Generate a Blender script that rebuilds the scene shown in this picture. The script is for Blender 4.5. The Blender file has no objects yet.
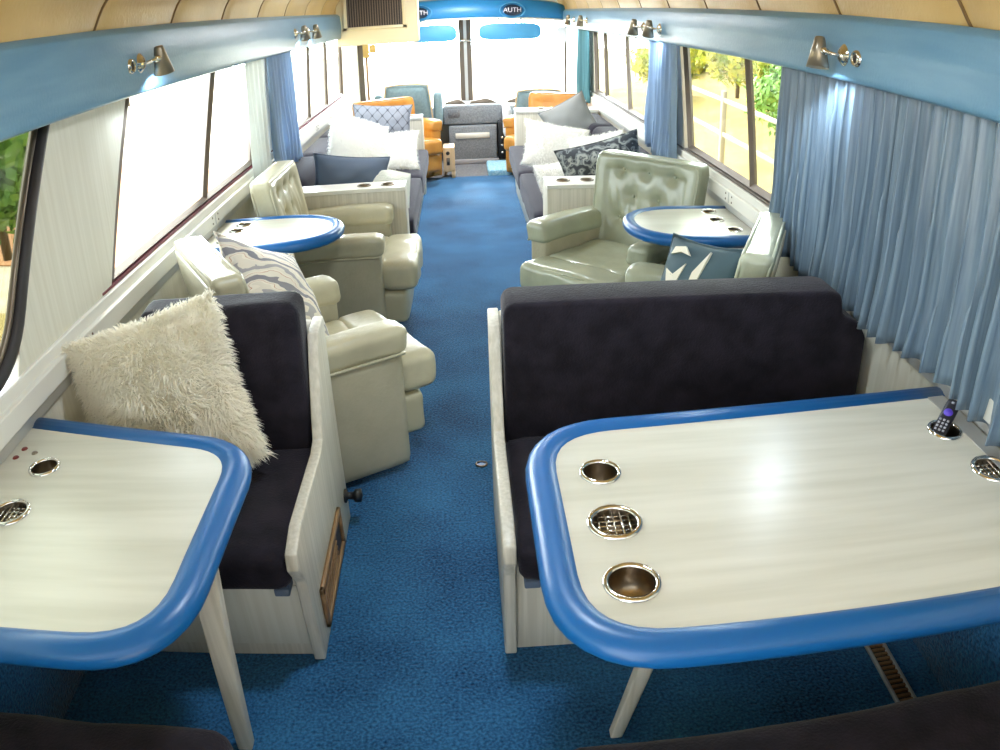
import bpy, bmesh, math, random
from mathutils import Vector, Matrix, noise
from mathutils.geometry import tessellate_polygon
R = math.radians
PI = math.pi
rnd = random.Random(7)
sc = bpy.context.scene
C = sc.collection

# ------------------------------------------------------------ camera (wide-angle lens with barrel distortion)
CAMLOC = Vector((0, 0, 1.58))
YAW, PIT, ROL, LF, LK = R(2.264), R(-26.21), R(-1.556), 1.575, -0.0069
fw = Vector((math.sin(YAW) * math.cos(PIT), math.cos(YAW) * math.cos(PIT), math.sin(PIT)))
rt0 = Vector((math.cos(YAW), -math.sin(YAW), 0))
up0 = rt0.cross(fw)
rt = rt0 * math.cos(ROL) + up0 * math.sin(ROL)
up = up0 * math.cos(ROL) - rt0 * math.sin(ROL)
cd = bpy.data.cameras.new('camera')
cam = bpy.data.objects.new('camera', cd)
C.objects.link(cam)
M = Matrix((rt, up, -fw)).transposed().to_4x4()
M.translation = CAMLOC
cam.matrix_world = M
cd.type = 'PANO'
cd.panorama_type = 'FISHEYE_LENS_POLYNOMIAL'
cd.sensor_fit = 'HORIZONTAL'
cd.sensor_width = 36
cd.sensor_height = 27
cd.fisheye_fov = R(170)
cd.fisheye_polynomial_k0 = 0
cd.fisheye_polynomial_k1 = -1 / (LF * 18)
cd.fisheye_polynomial_k2 = 0
cd.fisheye_polynomial_k3 = -LK / 18 ** 3
cd.fisheye_polynomial_k4 = 0
cd.clip_start = 0.02
cd.clip_end = 300
sc.camera = cam

# ------------------------------------------------------------ world, sun, exposure
w = bpy.data.worlds.new('world')
sc.world = w
w.use_nodes = True
bg = w.node_tree.nodes['Background']
bg.inputs[0].default_value = (0.88, 0.95, 1.0, 1)
nt = w.node_tree
tcw = nt.nodes.new('ShaderNodeTexCoord')
sepw = nt.nodes.new('ShaderNodeSeparateXYZ'); nt.links.new(tcw.outputs['Generated'], sepw.inputs[0])
def wm(op, a, b=None, c=None):
    n = nt.nodes.new('ShaderNodeMath'); n.operation = op
    for i, v in enumerate((a, b, c)):
        if v is None: continue
        if isinstance(v, (int, float)): n.inputs[i].default_value = v
        else: nt.links.new(v, n.inputs[i])
    return n.outputs[0]
# bright hazy sky ahead of the coach and on its left, dimmer behind
ahead = wm('POWER', wm('MAXIMUM', sepw.outputs[1], 0.0), 3.0)
left = wm('MAXIMUM', wm('MULTIPLY', sepw.outputs[0], -1.0), 0.0)
nt.links.new(wm('MULTIPLY_ADD', ahead, 42.0, wm('MULTIPLY_ADD', left, 7.5, 1.5)), bg.inputs[1])
sl = bpy.data.lights.new('sun', 'SUN')
sl.energy = 5.0
sl.angle = R(5)
sl.color = (1, 0.93, 0.82)
so = bpy.data.objects.new('sun', sl)
C.objects.link(so)
so.rotation_euler = Vector((0.10, -0.86, -0.46)).to_track_quat('-Z', 'Y').to_euler()
sc.view_settings.view_transform = 'Standard'
sc.view_settings.look = 'None'
sc.view_settings.gamma = 1
sc.view_settings.use_curve_mapping = False
sc.view_settings.exposure = 0.3
sc.cycles.use_denoising = True
sc.cycles.max_bounces = 10
sc.cycles.diffuse_bounces = 6
sc.cycles.transparent_max_bounces = 16
sc.cycles.caustics_reflective = False
sc.cycles.caustics_refractive = False
sc.cycles.sample_clamp_indirect = 6

# ------------------------------------------------------------ materials
MATS = {}


def srgb(r, g, b):
    f = lambda c: (c / 255 / 12.92) if c <= 10 else ((c / 255 + 0.055) / 1.055) ** 2.4
    return (f(r), f(g), f(b), 1)


def mat(name, col, rough=0.5, metal=0.0, col2=None, scale=(8, 8, 8), detail=4, bump=0.0, bscale=60, sheen=0.0,
        coat=0.0, spec=0.5, emit=None, es=0, coords='Object', ramp=(0.35, 0.65), sub=0.0):
    m = bpy.data.materials.new(name)
    m.use_nodes = True
    nt = m.node_tree
    b = nt.nodes['Principled BSDF']
    b.inputs['Base Color'].default_value = col
    b.inputs['Roughness'].default_value = rough
    b.inputs['Metallic'].default_value = metal
    b.inputs['Specular IOR Level'].default_value = spec
    b.inputs['Coat Weight'].default_value = coat
    b.inputs['Coat Roughness'].default_value = 0.15
    b.inputs['Sheen Weight'].default_value = sheen
    b.inputs['Sheen Roughness'].default_value = 0.4
    tc = nt.nodes.new('ShaderNodeTexCoord')
    if col2 is not None:
        mp = nt.nodes.new('ShaderNodeMapping')
        mp.inputs['Scale'].default_value = scale
        n = nt.nodes.new('ShaderNodeTexNoise')
        n.inputs['Scale'].default_value = 1
        n.inputs['Detail'].default_value = detail
        rp = nt.nodes.new('ShaderNodeValToRGB')
        rp.color_ramp.elements[0].position = ramp[0]
        rp.color_ramp.elements[1].position = ramp[1]
        rp.color_ramp.elements[0].color = col
        rp.color_ramp.elements[1].color = col2
        nt.links.new(tc.outputs[coords], mp.inputs[0])
        nt.links.new(mp.outputs[0], n.inputs['Vector'])
        nt.links.new(n.outputs['Fac'], rp.inputs[0])
        nt.links.new(rp.outputs[0], b.inputs['Base Color'])
    if bump:
        n2 = nt.nodes.new('ShaderNodeTexNoise')
        n2.inputs['Scale'].default_value = bscale
        n2.inputs['Detail'].default_value = 3
        bp = nt.nodes.new('ShaderNodeBump')
        bp.inputs['Strength'].default_value = bump
        bp.inputs['Distance'].default_value = 0.01
        nt.links.new(tc.outputs['Object'], n2.inputs['Vector'])
        nt.links.new(n2.outputs['Fac'], bp.inputs['Height'])
        nt.links.new(bp.outputs[0], b.inputs['Normal'])
    if emit:
        b.inputs['Emission Color'].default_value = emit
        b.inputs['Emission Strength'].default_value = es
    MATS[name] = m
    return m


def carpet_mat():
    m = mat('carpet', (0.01, 0.09, 0.2, 1), 0.95, sheen=0.25, spec=0.1)
    nt = m.node_tree
    b = nt.nodes['Principled BSDF']
    tc = nt.nodes.new('ShaderNodeTexCoord')
    a = nt.nodes.new('ShaderNodeTexNoise'); a.inputs['Scale'].default_value = 120; a.inputs['Detail'].default_value = 5
    c = nt.nodes.new('ShaderNodeTexNoise'); c.inputs['Scale'].default_value = 3.0; c.inputs['Detail'].default_value = 4
    mx = nt.nodes.new('ShaderNodeMath'); mx.operation = 'MULTIPLY_ADD'; mx.inputs[1].default_value = 0.55
    nt.links.new(tc.outputs['Object'], a.inputs['Vector']); nt.links.new(tc.outputs['Object'], c.inputs['Vector'])
    nt.links.new(c.outputs['Fac'], mx.inputs[0]); nt.links.new(a.outputs['Fac'], mx.inputs[2])
    rp = nt.nodes.new('ShaderNodeValToRGB')
    rp.color_ramp.elements[0].position = 0.52; rp.color_ramp.elements[0].color = srgb(8, 42, 80)
    rp.color_ramp.elements[1].position = 1.0; rp.color_ramp.elements[1].color = srgb(56, 120, 168)
    nt.links.new(mx.outputs[0], rp.inputs[0]); nt.links.new(rp.outputs[0], b.inputs['Base Color'])
    bp = nt.nodes.new('ShaderNodeBump'); bp.inputs['Strength'].default_value = 0.6; bp.inputs['Distance'].default_value = 0.01
    nt.links.new(a.outputs['Fac'], bp.inputs['Height']); nt.links.new(bp.outputs[0], b.inputs['Normal'])
    return m


def glass_mat(name, tint):
    m = bpy.data.materials.new(name); m.use_nodes = True
    nt = m.node_tree
    nt.nodes.remove(nt.nodes['Principled BSDF'])
    out = nt.nodes['Material Output']
    t = nt.nodes.new('ShaderNodeBsdfTransparent'); t.inputs[0].default_value = tint
    g = nt.nodes.new('ShaderNodeBsdfGlossy'); g.inputs['Roughness'].default_value = 0.02
    mx = nt.nodes.new('ShaderNodeMixShader'); mx.inputs[0].default_value = 0.05
    nt.links.new(t.outputs[0], mx.inputs[1]); nt.links.new(g.outputs[0], mx.inputs[2]); nt.links.new(mx.outputs[0], out.inputs[0])
    MATS[name] = m
    return m


def lattice_mat(name, base, line, scale):
    # rounded lattice of thin lines printed on a pillow
    m = mat(name, base, 0.8)
    nt = m.node_tree; b = nt.nodes['Principled BSDF']
    tc = nt.nodes.new('ShaderNodeTexCoord')
    sx = nt.nodes.new('ShaderNodeSeparateXYZ'); nt.links.new(tc.outputs['Object'], sx.inputs[0])
    def mth(op, a, bb=None):
        n = nt.nodes.new('ShaderNodeMath'); n.operation = op
        for i, v in enumerate((a, bb)):
            if v is None: continue
            if isinstance(v, (int, float)): n.inputs[i].default_value = v
            else: nt.links.new(v, n.inputs[i])
        return n.outputs[0]
    cx = mth('COSINE', mth('MULTIPLY', sx.outputs[0], scale))
    cz = mth('COSINE', mth('MULTIPLY', sx.outputs[2], scale * 0.8))
    s = mth('ABSOLUTE', mth('ADD', cx, cz))
    l = mth('LESS_THAN', s, 0.16)
    mx = nt.nodes.new('ShaderNodeMix'); mx.data_type = 'RGBA'
    mx.inputs[6].default_value = base; mx.inputs[7].default_value = line
    nt.links.new(l, mx.inputs[0]); nt.links.new(mx.outputs[2], b.inputs['Base Color'])
    return m


def print_mat(name, cols, scale, dist, stretch=(1, 1, 1), sc_noise=2.0):
    # irregular printed bands
    m = mat(name, cols[0][1], 0.8)
    nt = m.node_tree; b = nt.nodes['Principled BSDF']
    tc = nt.nodes.new('ShaderNodeTexCoord')
    mp = nt.nodes.new('ShaderNodeMapping'); mp.inputs['Scale'].default_value = stretch
    wv = nt.nodes.new('ShaderNodeTexWave'); wv.inputs['Scale'].default_value = scale
    wv.inputs['Distortion'].default_value = dist; wv.inputs['Detail'].default_value = 2; wv.inputs['Detail Scale'].default_value = sc_noise
    wv.bands_direction = 'DIAGONAL'
    rp = nt.nodes.new('ShaderNodeValToRGB'); rp.color_ramp.interpolation = 'CONSTANT'
    while len(rp.color_ramp.elements) < len(cols): rp.color_ramp.elements.new(0.5)
    for e, (p, c) in zip(rp.color_ramp.elements, cols): e.position = p; e.color = c
    nt.links.new(tc.outputs['Object'], mp.inputs[0]); nt.links.new(mp.outputs[0], wv.inputs['Vector'])
    nt.links.new(wv.outputs['Fac'], rp.inputs[0]); nt.links.new(rp.outputs[0], b.inputs['Base Color'])
    return m


carpet_mat()
mat('mat_grey', srgb(96, 98, 104), 0.95, col2=srgb(130, 132, 136), scale=(60, 60, 60), bump=0.3)
mat('carpet_grey', srgb(112, 118, 124), 0.95, col2=srgb(140, 144, 148), scale=(90, 90, 90), bump=0.4)
mat('carpet_pale', srgb(120, 176, 205), 0.95, col2=srgb(170, 210, 228), scale=(60, 60, 60))
mat('wallwood', srgb(214, 211, 196), 0.45, col2=srgb(205, 201, 184), scale=(60, 60, 1.2), detail=6)
mat('panelwood', srgb(214, 208, 192), 0.4, col2=srgb(196, 190, 172), scale=(90, 90, 2.2), detail=6)
mat('tablewood', srgb(208, 206, 192), 0.3, col2=srgb(194, 192, 176), scale=(2.0, 26, 2), detail=6, spec=0.5)
mat('white', srgb(226, 224, 214), 0.4)
mat('alu', srgb(200, 200, 196), 0.35, metal=0.6)
mat('chrome', srgb(225, 222, 215), 0.12, metal=1.0)
mat('steel', srgb(150, 138, 122), 0.28, metal=1.0)
mat('bronze', srgb(110, 98, 84), 0.4, metal=0.7)
mat('framebrown', srgb(104, 92, 80), 0.45, metal=0.3)
mat('rubber', srgb(34, 28, 28), 0.6)
mat('gasket', srgb(104, 34, 44), 0.6)
mat('black', srgb(20, 20, 22), 0.4)
mat('darkhole', srgb(40, 34, 30), 0.5)
mat('valance', srgb(98, 142, 172), 0.34, col2=srgb(110, 152, 180), scale=(20, 3, 20), bump=0.12, bscale=90)
mat('blueedge', srgb(16, 92, 156), 0.35, spec=0.5)
mat('blueheader', srgb(40, 126, 186), 0.4)
mat('bluevisor', srgb(70, 146, 196), 0.45)
mat('ceiling', srgb(202, 172, 112), 0.36, col2=srgb(188, 156, 96), scale=(3, 3, 3), bump=0.15, bscale=70)
mat('seam', srgb(110, 84, 44), 0.6)
mat('velvet', srgb(27, 24, 30), 0.85, col2=srgb(40, 36, 44), scale=(14, 14, 14), sheen=0.12, bump=0.25, bscale=160, spec=0.15)
mat('charcoal', srgb(50, 48, 58), 0.9, sheen=0.1, bump=0.2, bscale=120, spec=0.2)
mat('leather', srgb(196, 190, 162), 0.33, col2=srgb(182, 176, 148), scale=(6, 6, 6), bump=0.25, bscale=26, spec=0.5)
mat('leathergrey', srgb(172, 176, 152), 0.27, col2=srgb(160, 164, 142), scale=(6, 6, 6), bump=0.25, bscale=22, spec=0.6)
mat('leatherside', srgb(178, 172, 148), 0.5, col2=srgb(166, 160, 136), scale=(8, 8, 8), bump=0.15, bscale=80)
mat('seatamber', srgb(196, 140, 62), 0.35, col2=srgb(180, 122, 48), scale=(6, 6, 6), bump=0.2, bscale=25)
mat('seatgreyblue', srgb(112, 138, 148), 0.85, col2=srgb(124, 150, 158), scale=(50, 50, 50))
mat('seatwhite', srgb(215, 220, 228), 0.5)
mat('fur', srgb(252, 250, 244), 0.85, sheen=0.2, spec=0.2)
mat('furwarm', srgb(252, 248, 236), 0.85, sheen=0.2, spec=0.2)
mat('boucle', srgb(214, 216, 204), 0.9, bump=0.6, bscale=90)
mat('slateblue', srgb(92, 106, 126), 0.75, bump=0.1, bscale=200)
mat('pillowgrey', srgb(140, 142, 140), 0.7, bump=0.15, bscale=150)
mat('curtain', srgb(100, 120, 138), 0.36, col2=srgb(120, 140, 154), scale=(120, 120, 4), sheen=0.2)
mat('curtainlight', srgb(166, 190, 216), 0.7)
mat('curtainteal', srgb(96, 150, 160), 0.7)
mat('ventwood', srgb(150, 116, 78), 0.5, col2=srgb(120, 90, 58), scale=(40, 6, 40))
mat('cabinetcream', srgb(226, 214, 178), 0.45)
mat('louver', srgb(110, 96, 84), 0.5)
mat('boxwood', srgb(214, 186, 146), 0.5, col2=srgb(198, 168, 126), scale=(30, 30, 3))
mat('heart', srgb(150, 70, 48), 0.6)
mat('tan', srgb(196, 170, 100), 0.5)
mat('redbrown', srgb(110, 40, 36), 0.5)
mat('remote', srgb(34, 32, 38), 0.4)
mat('purple', srgb(84, 60, 190), 0.4)
mat('remotebtn', srgb(170, 170, 176), 0.5)
mat('lampshade', srgb(150, 140, 122), 0.32, metal=0.7)
mat('bulb', (1, 1, 1, 1), 0.3, emit=(0.72, 0.86, 1, 1), es=150)
mat('badgeletter', srgb(205, 205, 225), 0.4)
mat('badgeblack', srgb(22, 40, 62), 0.3)
mat('dash', srgb(150, 150, 152), 0.6)
mat('gravel', srgb(226, 212, 190), 0.9, col2=srgb(200, 180, 150), scale=(2, 2, 2))
mat('orangepatch', srgb(196, 136, 84), 0.9, col2=srgb(176, 118, 70), scale=(3, 3, 3))
mat('hillside', srgb(206, 170, 112), 0.95, col2=srgb(172, 156, 92), scale=(1.6, 1.6, 1.6), detail=6)
mat('leaf', srgb(130, 158, 50), 0.7, col2=srgb(206, 198, 70), scale=(3, 3, 3))
mat('leaf2', srgb(100, 152, 70), 0.7, col2=srgb(150, 190, 100), scale=(3, 3, 3))
mat('fencewood', srgb(190, 180, 165), 0.8)
mat('bark', srgb(96, 78, 58), 0.9)
mat('cushionlattice0', srgb(120, 124, 132), 0.8)
glass_mat('glass', (0.94, 0.96, 0.95, 1))
glass_mat('glasstint', (0.72, 0.74, 0.68, 1))
glass_mat('glassdark', (0.46, 0.47, 0.42, 1))
lattice_mat('lattice', srgb(142, 146, 156), srgb(84, 88, 98), 75)
print_mat('printleaf', [(0, srgb(52, 56, 60)), (0.42, srgb(120, 126, 124)), (0.7, srgb(70, 74, 78)), (0.85, srgb(150, 154, 148))], 3.2, 11, (1, 1, 1.2), 3.5)
print_mat('printbatik', [(0, srgb(168, 164, 164)), (0.08, srgb(226, 218, 202)), (0.40, srgb(236, 228, 212)), (0.58, srgb(196, 150, 122)), (0.63, srgb(230, 222, 206)), (0.90, srgb(136, 134, 140))], 3.0, 4, (0.6, 1, 1.8), 3)
mat('tealcloth', srgb(62, 84, 92), 0.75)
mat('creamprint', srgb(222, 216, 196), 0.75)


def translucent(name, amt):
    # thin cloth lets some daylight through
    m = MATS[name]; nt = m.node_tree; b = nt.nodes['Principled BSDF']; out = nt.nodes['Material Output']
    t = nt.nodes.new('ShaderNodeBsdfTranslucent'); mx = nt.nodes.new('ShaderNodeMixShader'); mx.inputs[0].default_value = amt
    t.inputs[0].default_value = b.inputs['Base Color'].default_value
    nt.links.new(b.outputs[0], mx.inputs[1]); nt.links.new(t.outputs[0], mx.inputs[2]); nt.links.new(mx.outputs[0], out.inputs[0])


mat('sheer', srgb(226, 230, 228), 0.7)
for _n in ('curtainlight', 'curtainteal', 'sheer', 'fur', 'furwarm'): translucent(_n, 0.35)


# ------------------------------------------------------------ mesh building
class MB:
    def __init__(s):
        s.v = []; s.f = []; s.m = []; s.mats = []; s.sm = []

    def mi(s, name):
        if name not in s.mats: s.mats.append(name)
        return s.mats.index(name)

    def add(s, vs, fs, m, smooth=False, xf=None):
        o = len(s.v); k = s.mi(m)
        for v in vs:
            v = Vector(v)
            s.v.append(tuple(xf @ v) if xf is not None else tuple(v))
        for f in fs:
            s.f.append([i + o for i in f]); s.m.append(k); s.sm.append(smooth)

    def box(s, a, b, m, xf=None):
        (x0, y0, z0), (x1, y1, z1) = a, b
        s.add([(x0, y0, z0), (x1, y0, z0), (x1, y1, z0), (x0, y1, z0), (x0, y0, z1), (x1, y0, z1), (x1, y1, z1), (x0, y1, z1)],
              [(0, 3, 2, 1), (4, 5, 6, 7), (0, 1, 5, 4), (1, 2, 6, 5), (2, 3, 7, 6), (3, 0, 4, 7)], m, False, xf)

    def bbox(s, a, b, m, r=0.006, seg=2, xf=None, smooth=True):
        bm = bmesh.new(); bmesh.ops.create_cube(bm, size=1)
        for v in bm.verts:
            for i in range(3): v.co[i] = (a[i] + b[i]) / 2 + v.co[i] * (b[i] - a[i])
        bmesh.ops.bevel(bm, geom=bm.edges[:], offset=r, segments=seg, profile=0.5, affect='EDGES')
        s.bm(bm, m, smooth, xf)

    def bm(s, bm, m, smooth=False, xf=None):
        bm.verts.index_update()
        s.add([v.co.copy() for v in bm.verts], [[v.index for v in f.verts] for f in bm.faces], m, smooth, xf)
        bm.free()

    def prism(s, pts, axis, a, b, m, r=0.0, seg=2, xf=None, smooth=False):
        """outline pts in the plane across `axis`, run from a to b along it"""
        def P(p, t):
            return {'x': (t, p[0], p[1]), 'y': (p[0], t, p[1]), 'z': (p[0], p[1], t)}[axis]
        bm = bmesh.new()
        A = [bm.verts.new(P(p, a)) for p in pts]; B = [bm.verts.new(P(p, b)) for p in pts]
        n = len(pts)
        bm.faces.new(A); bm.faces.new(B[::-1])
        for i in range(n): bm.faces.new([A[i], B[i], B[(i + 1) % n], A[(i + 1) % n]])
        bmesh.ops.recalc_face_normals(bm, faces=bm.faces[:])
        if r: bmesh.ops.bevel(bm, geom=bm.edges[:], offset=r, segments=seg, profile=0.5, affect='EDGES', clamp_overlap=True)
        s.bm(bm, m, smooth or r > 0, xf)

    def tube(s, path, r, m, n=8, closed=False, prof=None, cap=True, xf=None, smooth=True, upv=None):
        """sweep a round or (rx, rz) oval section; upv keeps the section upright"""
        P = [Vector(p) for p in path]; N = len(P); vs = []
        prev = None
        for i in range(N):
            if closed: t = (P[(i + 1) % N] - P[i - 1])
            else: t = P[min(i + 1, N - 1)] - P[max(i - 1, 0)]
            t.normalize()
            u = Vector(upv) if upv else (prev if prev else (Vector((0, 0, 1)) if abs(t.z) < 0.9 else Vector((1, 0, 0))))
            a = t.cross(u).normalized(); bq = a.cross(t).normalized(); prev = bq
            rr = r[i] if isinstance(r, list) else r
            rx, rz = (rr, rr) if prof is None else prof
            for k in range(n):
                q = 2 * PI * k / n
                vs.append(P[i] + a * (rx * math.cos(q)) + bq * (rz * math.sin(q)))
        fs = []
        for i in range(N if closed else N - 1):
            j = (i + 1) % N
            for k in range(n):
                l = (k + 1) % n
                fs.append((i * n + k, i * n + l, j * n + l, j * n + k))
        if cap and not closed:
            fs.append(tuple(range(n))[::-1]); fs.append(tuple((N - 1) * n + k for k in range(n)))
        s.add(vs, fs, m, smooth, xf)

    def lathe(s, prof, m, n=24, o=(0, 0, 0), xf=None, smooth=True):
        vs = []; fs = []
        for (r, z) in prof:
            for k in range(n):
                q = 2 * PI * k / n
                vs.append((o[0] + r * math.cos(q), o[1] + r * math.sin(q), o[2] + z))
        for i in range(len(prof) - 1):
            for k in range(n):
                l = (k + 1) % n
                fs.append((i * n + k, i * n + l, (i + 1) * n + l, (i + 1) * n + k))
        s.add(vs, fs, m, smooth, xf)

    def soft(s, a, b, m, r=0.04, puff=(0, 0, 0), n=10, xf=None, fn=None, wr=0.0, seed=0):
        """cushion: a rounded, puffed box between corners a and b"""
        c = [(a[i] + b[i]) / 2 for i in range(3)]; h = [(b[i] - a[i]) / 2 for i in range(3)]
        r = min(r, *[q * 0.999 for q in h])
        bm = bmesh.new(); bmesh.ops.create_cube(bm, size=2)
        bmesh.ops.subdivide_edges(bm, edges=bm.edges[:], cuts=n, use_grid_fill=True)
        for v in bm.verts:
            # crowd grid lines towards the rounded edges
            p = [math.copysign(abs(v.co[i]) ** 0.75, v.co[i]) for i in range(3)]
            q = Vector([p[i] * h[i] for i in range(3)])
            core = Vector([max(-(h[i] - r), min(h[i] - r, q[i])) for i in range(3)])
            d = q - core
            if d.length > 1e-9: q = core + d.normalized() * r
            for i in range(3):
                j, k = (i + 1) % 3, (i + 2) % 3
                if puff[i]: q[i] += math.copysign(1, p[i]) * (abs(p[i]) ** 2) * puff[i] * (1 - p[j] ** 2) * (1 - p[k] ** 2)
            if wr:
                nn = noise.noise(Vector((q[0] * 9 + seed, q[1] * 9, q[2] * 9))); q = q + q.normalized() * nn * wr
            q = q + Vector(c)
            if fn: q = fn(q)
            v.co = q
        s.bm(bm, m, True, xf)

    def build(s, name, parent=None, loc=None, rot=None):
        me = bpy.data.meshes.new(name)
        me.from_pydata(s.v, [], s.f)
        for mn in s.mats: me.materials.append(MATS[mn])
        me.polygons.foreach_set('material_index', s.m)
        me.polygons.foreach_set('use_smooth', s.sm)
        me.update()
        o = bpy.data.objects.new(name, me)
        C.objects.link(o)
        if parent: o.parent = parent
        if loc is not None: o.location = loc
        if rot is not None: o.rotation_euler = rot
        return o


def tag(o, label=None, cat=None, group=None, kind=None):
    if label: o['label'] = label
    if cat: o['category'] = cat
    if group: o['group'] = group
    if kind: o['kind'] = kind
    return o


def empty(name, loc=(0, 0, 0), rz=0, label=None, cat=None, group=None):
    o = bpy.data.objects.new(name, None); C.objects.link(o)
    o.location = loc; o.rotation_euler = (0, 0, rz); o.empty_display_size = 0.1
    return tag(o, label, cat, group)


def struct(o, label, cat='room'):
    return tag(o, label, cat, None, 'structure')


def copy_tree(o, parent=None):
    c = o.copy(); C.objects.link(c); c.parent = parent
    for ch in list(o.children): copy_tree(ch, c)
    return c


def smooth_path(pts, n=8):
    """Catmull-Rom through points"""
    P = [Vector(p) for p in pts]; out = []
    for i in range(len(P) - 1):
        a = P[max(i - 1, 0)]; b = P[i]; c = P[i + 1]; d = P[min(i + 2, len(P) - 1)]
        for k in range(n):
            t = k / n
            out.append(0.5 * ((2 * b) + (c - a) * t + (2 * a - 5 * b + 4 * c - d) * t * t + (3 * b - a - 3 * c + d) * t ** 3))
    out.append(P[-1])
    return out


XL, XR = -1.15, 1.22           # inner faces of the side walls
ZS, ZV = 0.83, 1.395           # window sill, valance bottom
YF = 9.2                       # windshield

# ------------------------------------------------------------ floor
b = MB(); b.box((XL - 0.05, -0.6, -0.08), (XR + 0.05, 7.62, 0), 'carpet')
struct(b.build('floor'), 'blue mottled carpet floor of the coach aisle', 'floor')
b = MB(); b.box((XL - 0.05, 7.62, -0.10), (XR + 0.05, YF, -0.02), 'mat_grey')
struct(b.build('trim_1'), 'grey rubber floor of the driver area at the front', 'floor')


# ------------------------------------------------------------ side walls with slanted piers
def side_wall(side, piers, name, label):
    s = -1 if side == 'L' else 1
    X = XL if side == 'L' else XR
    x0, x1 = (X, X + s * 0.05)
    b = MB()
    b.box((min(x0, x1), -0.6, 0), (max(x0, x1), YF, ZS - 0.01), 'wallwood')
    b.box((min(x0, x1), -0.6, ZV + 0.03), (max(x0, x1), YF, 1.75), 'wallwood')
    for (ya, yb, yc, yd) in piers:      # bottom from ya to yb, top from yd to yc
        b.prism([(ya, ZS - 0.02), (yb, ZS - 0.02), (yc, ZV + 0.05), (yd, ZV + 0.05)], 'x', min(x0, x1), max(x0, x1), 'wallwood')
    return struct(b.build(name), label, 'wall')


side_wall('L', [(1.62, 2.26, 2.66, 2.07), (4.28, 4.72, 4.98, 4.62), (7.9, YF, YF, 8.0)], 'wall_left',
          'pale washed wood wall on the left side of the coach')
side_wall('R', [(-0.6, 2.62, 2.78, -0.6), (4.22, 4.9, 5.1, 4.40), (7.25, YF, YF, 7.35)], 'wall_right',
          'pale washed wood wall on the right side of the coach')
# far end below and above the windshield
b = MB()
b.box((XL, YF, -0.1), (XR, YF + 0.06, 0.55), 'white')
b.box((XL, YF, 1.55), (XR, YF + 0.06, 2.05), 'white')
b.box((XL, YF, 0.5), (XL + 0.06, YF + 0.06, 1.6), 'framebrown')
b.box((XR - 0.02, YF, 0.5), (XR, YF + 0.06, 1.6), 'framebrown')
struct(b.build('wall_front'), 'front end of the coach around the windshield', 'wall')


# carpet turned up the foot of both side walls
b = MB(); b.bbox((XL, -0.6, -0.01), (XL + 0.008, 4.1, 0.42), 'carpet', 0.002, 1)
struct(b.build('baseboard_left'), 'blue carpet turned up the foot of the left wall', 'baseboard')
b = MB(); b.bbox((XR - 0.008, -0.6, -0.01), (XR, 4.1, 0.42), 'carpet', 0.002, 1)
struct(b.build('baseboard_right'), 'blue carpet turned up the foot of the right wall', 'baseboard')


# ceiling: quilted vinyl, panels bulging between cross seams
def ceiling():
    b = MB()
    prof = []
    for side, X, z in ((-1, XL + 0.05, 1.63), (1, XR - 0.05, 1.60)):
        prof.append([(X, z), (X - side * 0.03, z + 0.10), (X - side * 0.12, z + 0.2), (X - side * 0.3, z + 0.29), (X - side * 0.6, z + 0.35)])
    pts = prof[0] + [(0, 2.0)] + prof[1][::-1]
    path = smooth_path([(p[0], 0, p[1]) for p in pts], 5)
    L = len(path)
    ys = []
    y = -0.47; nseg = 14
    while y < YF:
        for k in range(nseg): ys.append((y + 0.70 * k / nseg, k / nseg))
        y += 0.70
    vs = []; fs = []
    for (yy, t) in ys:
        bul = (1 - abs(2 * t - 1) ** 2.6) * 0.014
        if t == 0: bul = -0.008
        for i, p in enumerate(path):
            tl = path[min(i + 1, L - 1)] - path[max(i - 1, 0)]
            n = Vector((-tl.z, 0, tl.x)).normalized() * -1
            lean = 0.22 * math.sin(PI * i / (L - 1))
            q = p + n * bul
            vs.append((q.x, yy + lean, q.z))
    for j in range(len(ys) - 1):
        for i in range(L - 1):
            fs.append((j * L + i, j * L + i + 1, (j + 1) * L + i + 1, (j + 1) * L + i))
    b.add(vs, fs, 'ceiling', True)
    # cords lying in the seams
    for j, (yy, t) in enumerate(ys):
        if t == 0: b.tube([Vector(vs[j * L + i]) - Vector((0, 0, 0.004)) for i in range(L)], 0.006, 'seam', 5)
    # outer shell
    b.box((XL - 0.05, -0.6, 2.02), (XR + 0.05, YF + 0.06, 2.06), 'white')
    b.box((XL - 0.05, -0.6, 1.7), (XL - 0.02, YF, 2.03), 'white')
    b.box((XR + 0.02, -0.6, 1.7), (XR + 0.05, YF, 2.03), 'white')
    return struct(b.build('ceiling'), 'tan quilted vinyl ceiling with cross seams', 'ceiling')


ceiling()


# valances over the windows
def valance(side, name, label, y1):
    s = -1 if side == 'L' else 1
    X = XL if side == 'L' else XR
    zt = 1.63 if side == 'L' else 1.60
    f = X - s * 0.09
    pts = [(X, ZV + 0.035), (f + s * 0.03, ZV + 0.012), (f, ZV + 0.02), (f - s * 0.004, ZV + 0.035), (f - s * 0.012, ZV + 0.12), (f - s * 0.004, zt - 0.01), (f + s * 0.02, zt + 0.01), (X, zt + 0.012)]
    b = MB(); b.prism(pts, 'y', -0.6, y1, 'valance', r=0.004, seg=1)
    return struct(b.build(name), label, 'valance')


valance('L', 'trim_2', 'blue padded vinyl valance above the left windows', 7.75)
valance('R', 'trim_3', 'blue padded vinyl valance above the right windows', 8.7)


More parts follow.
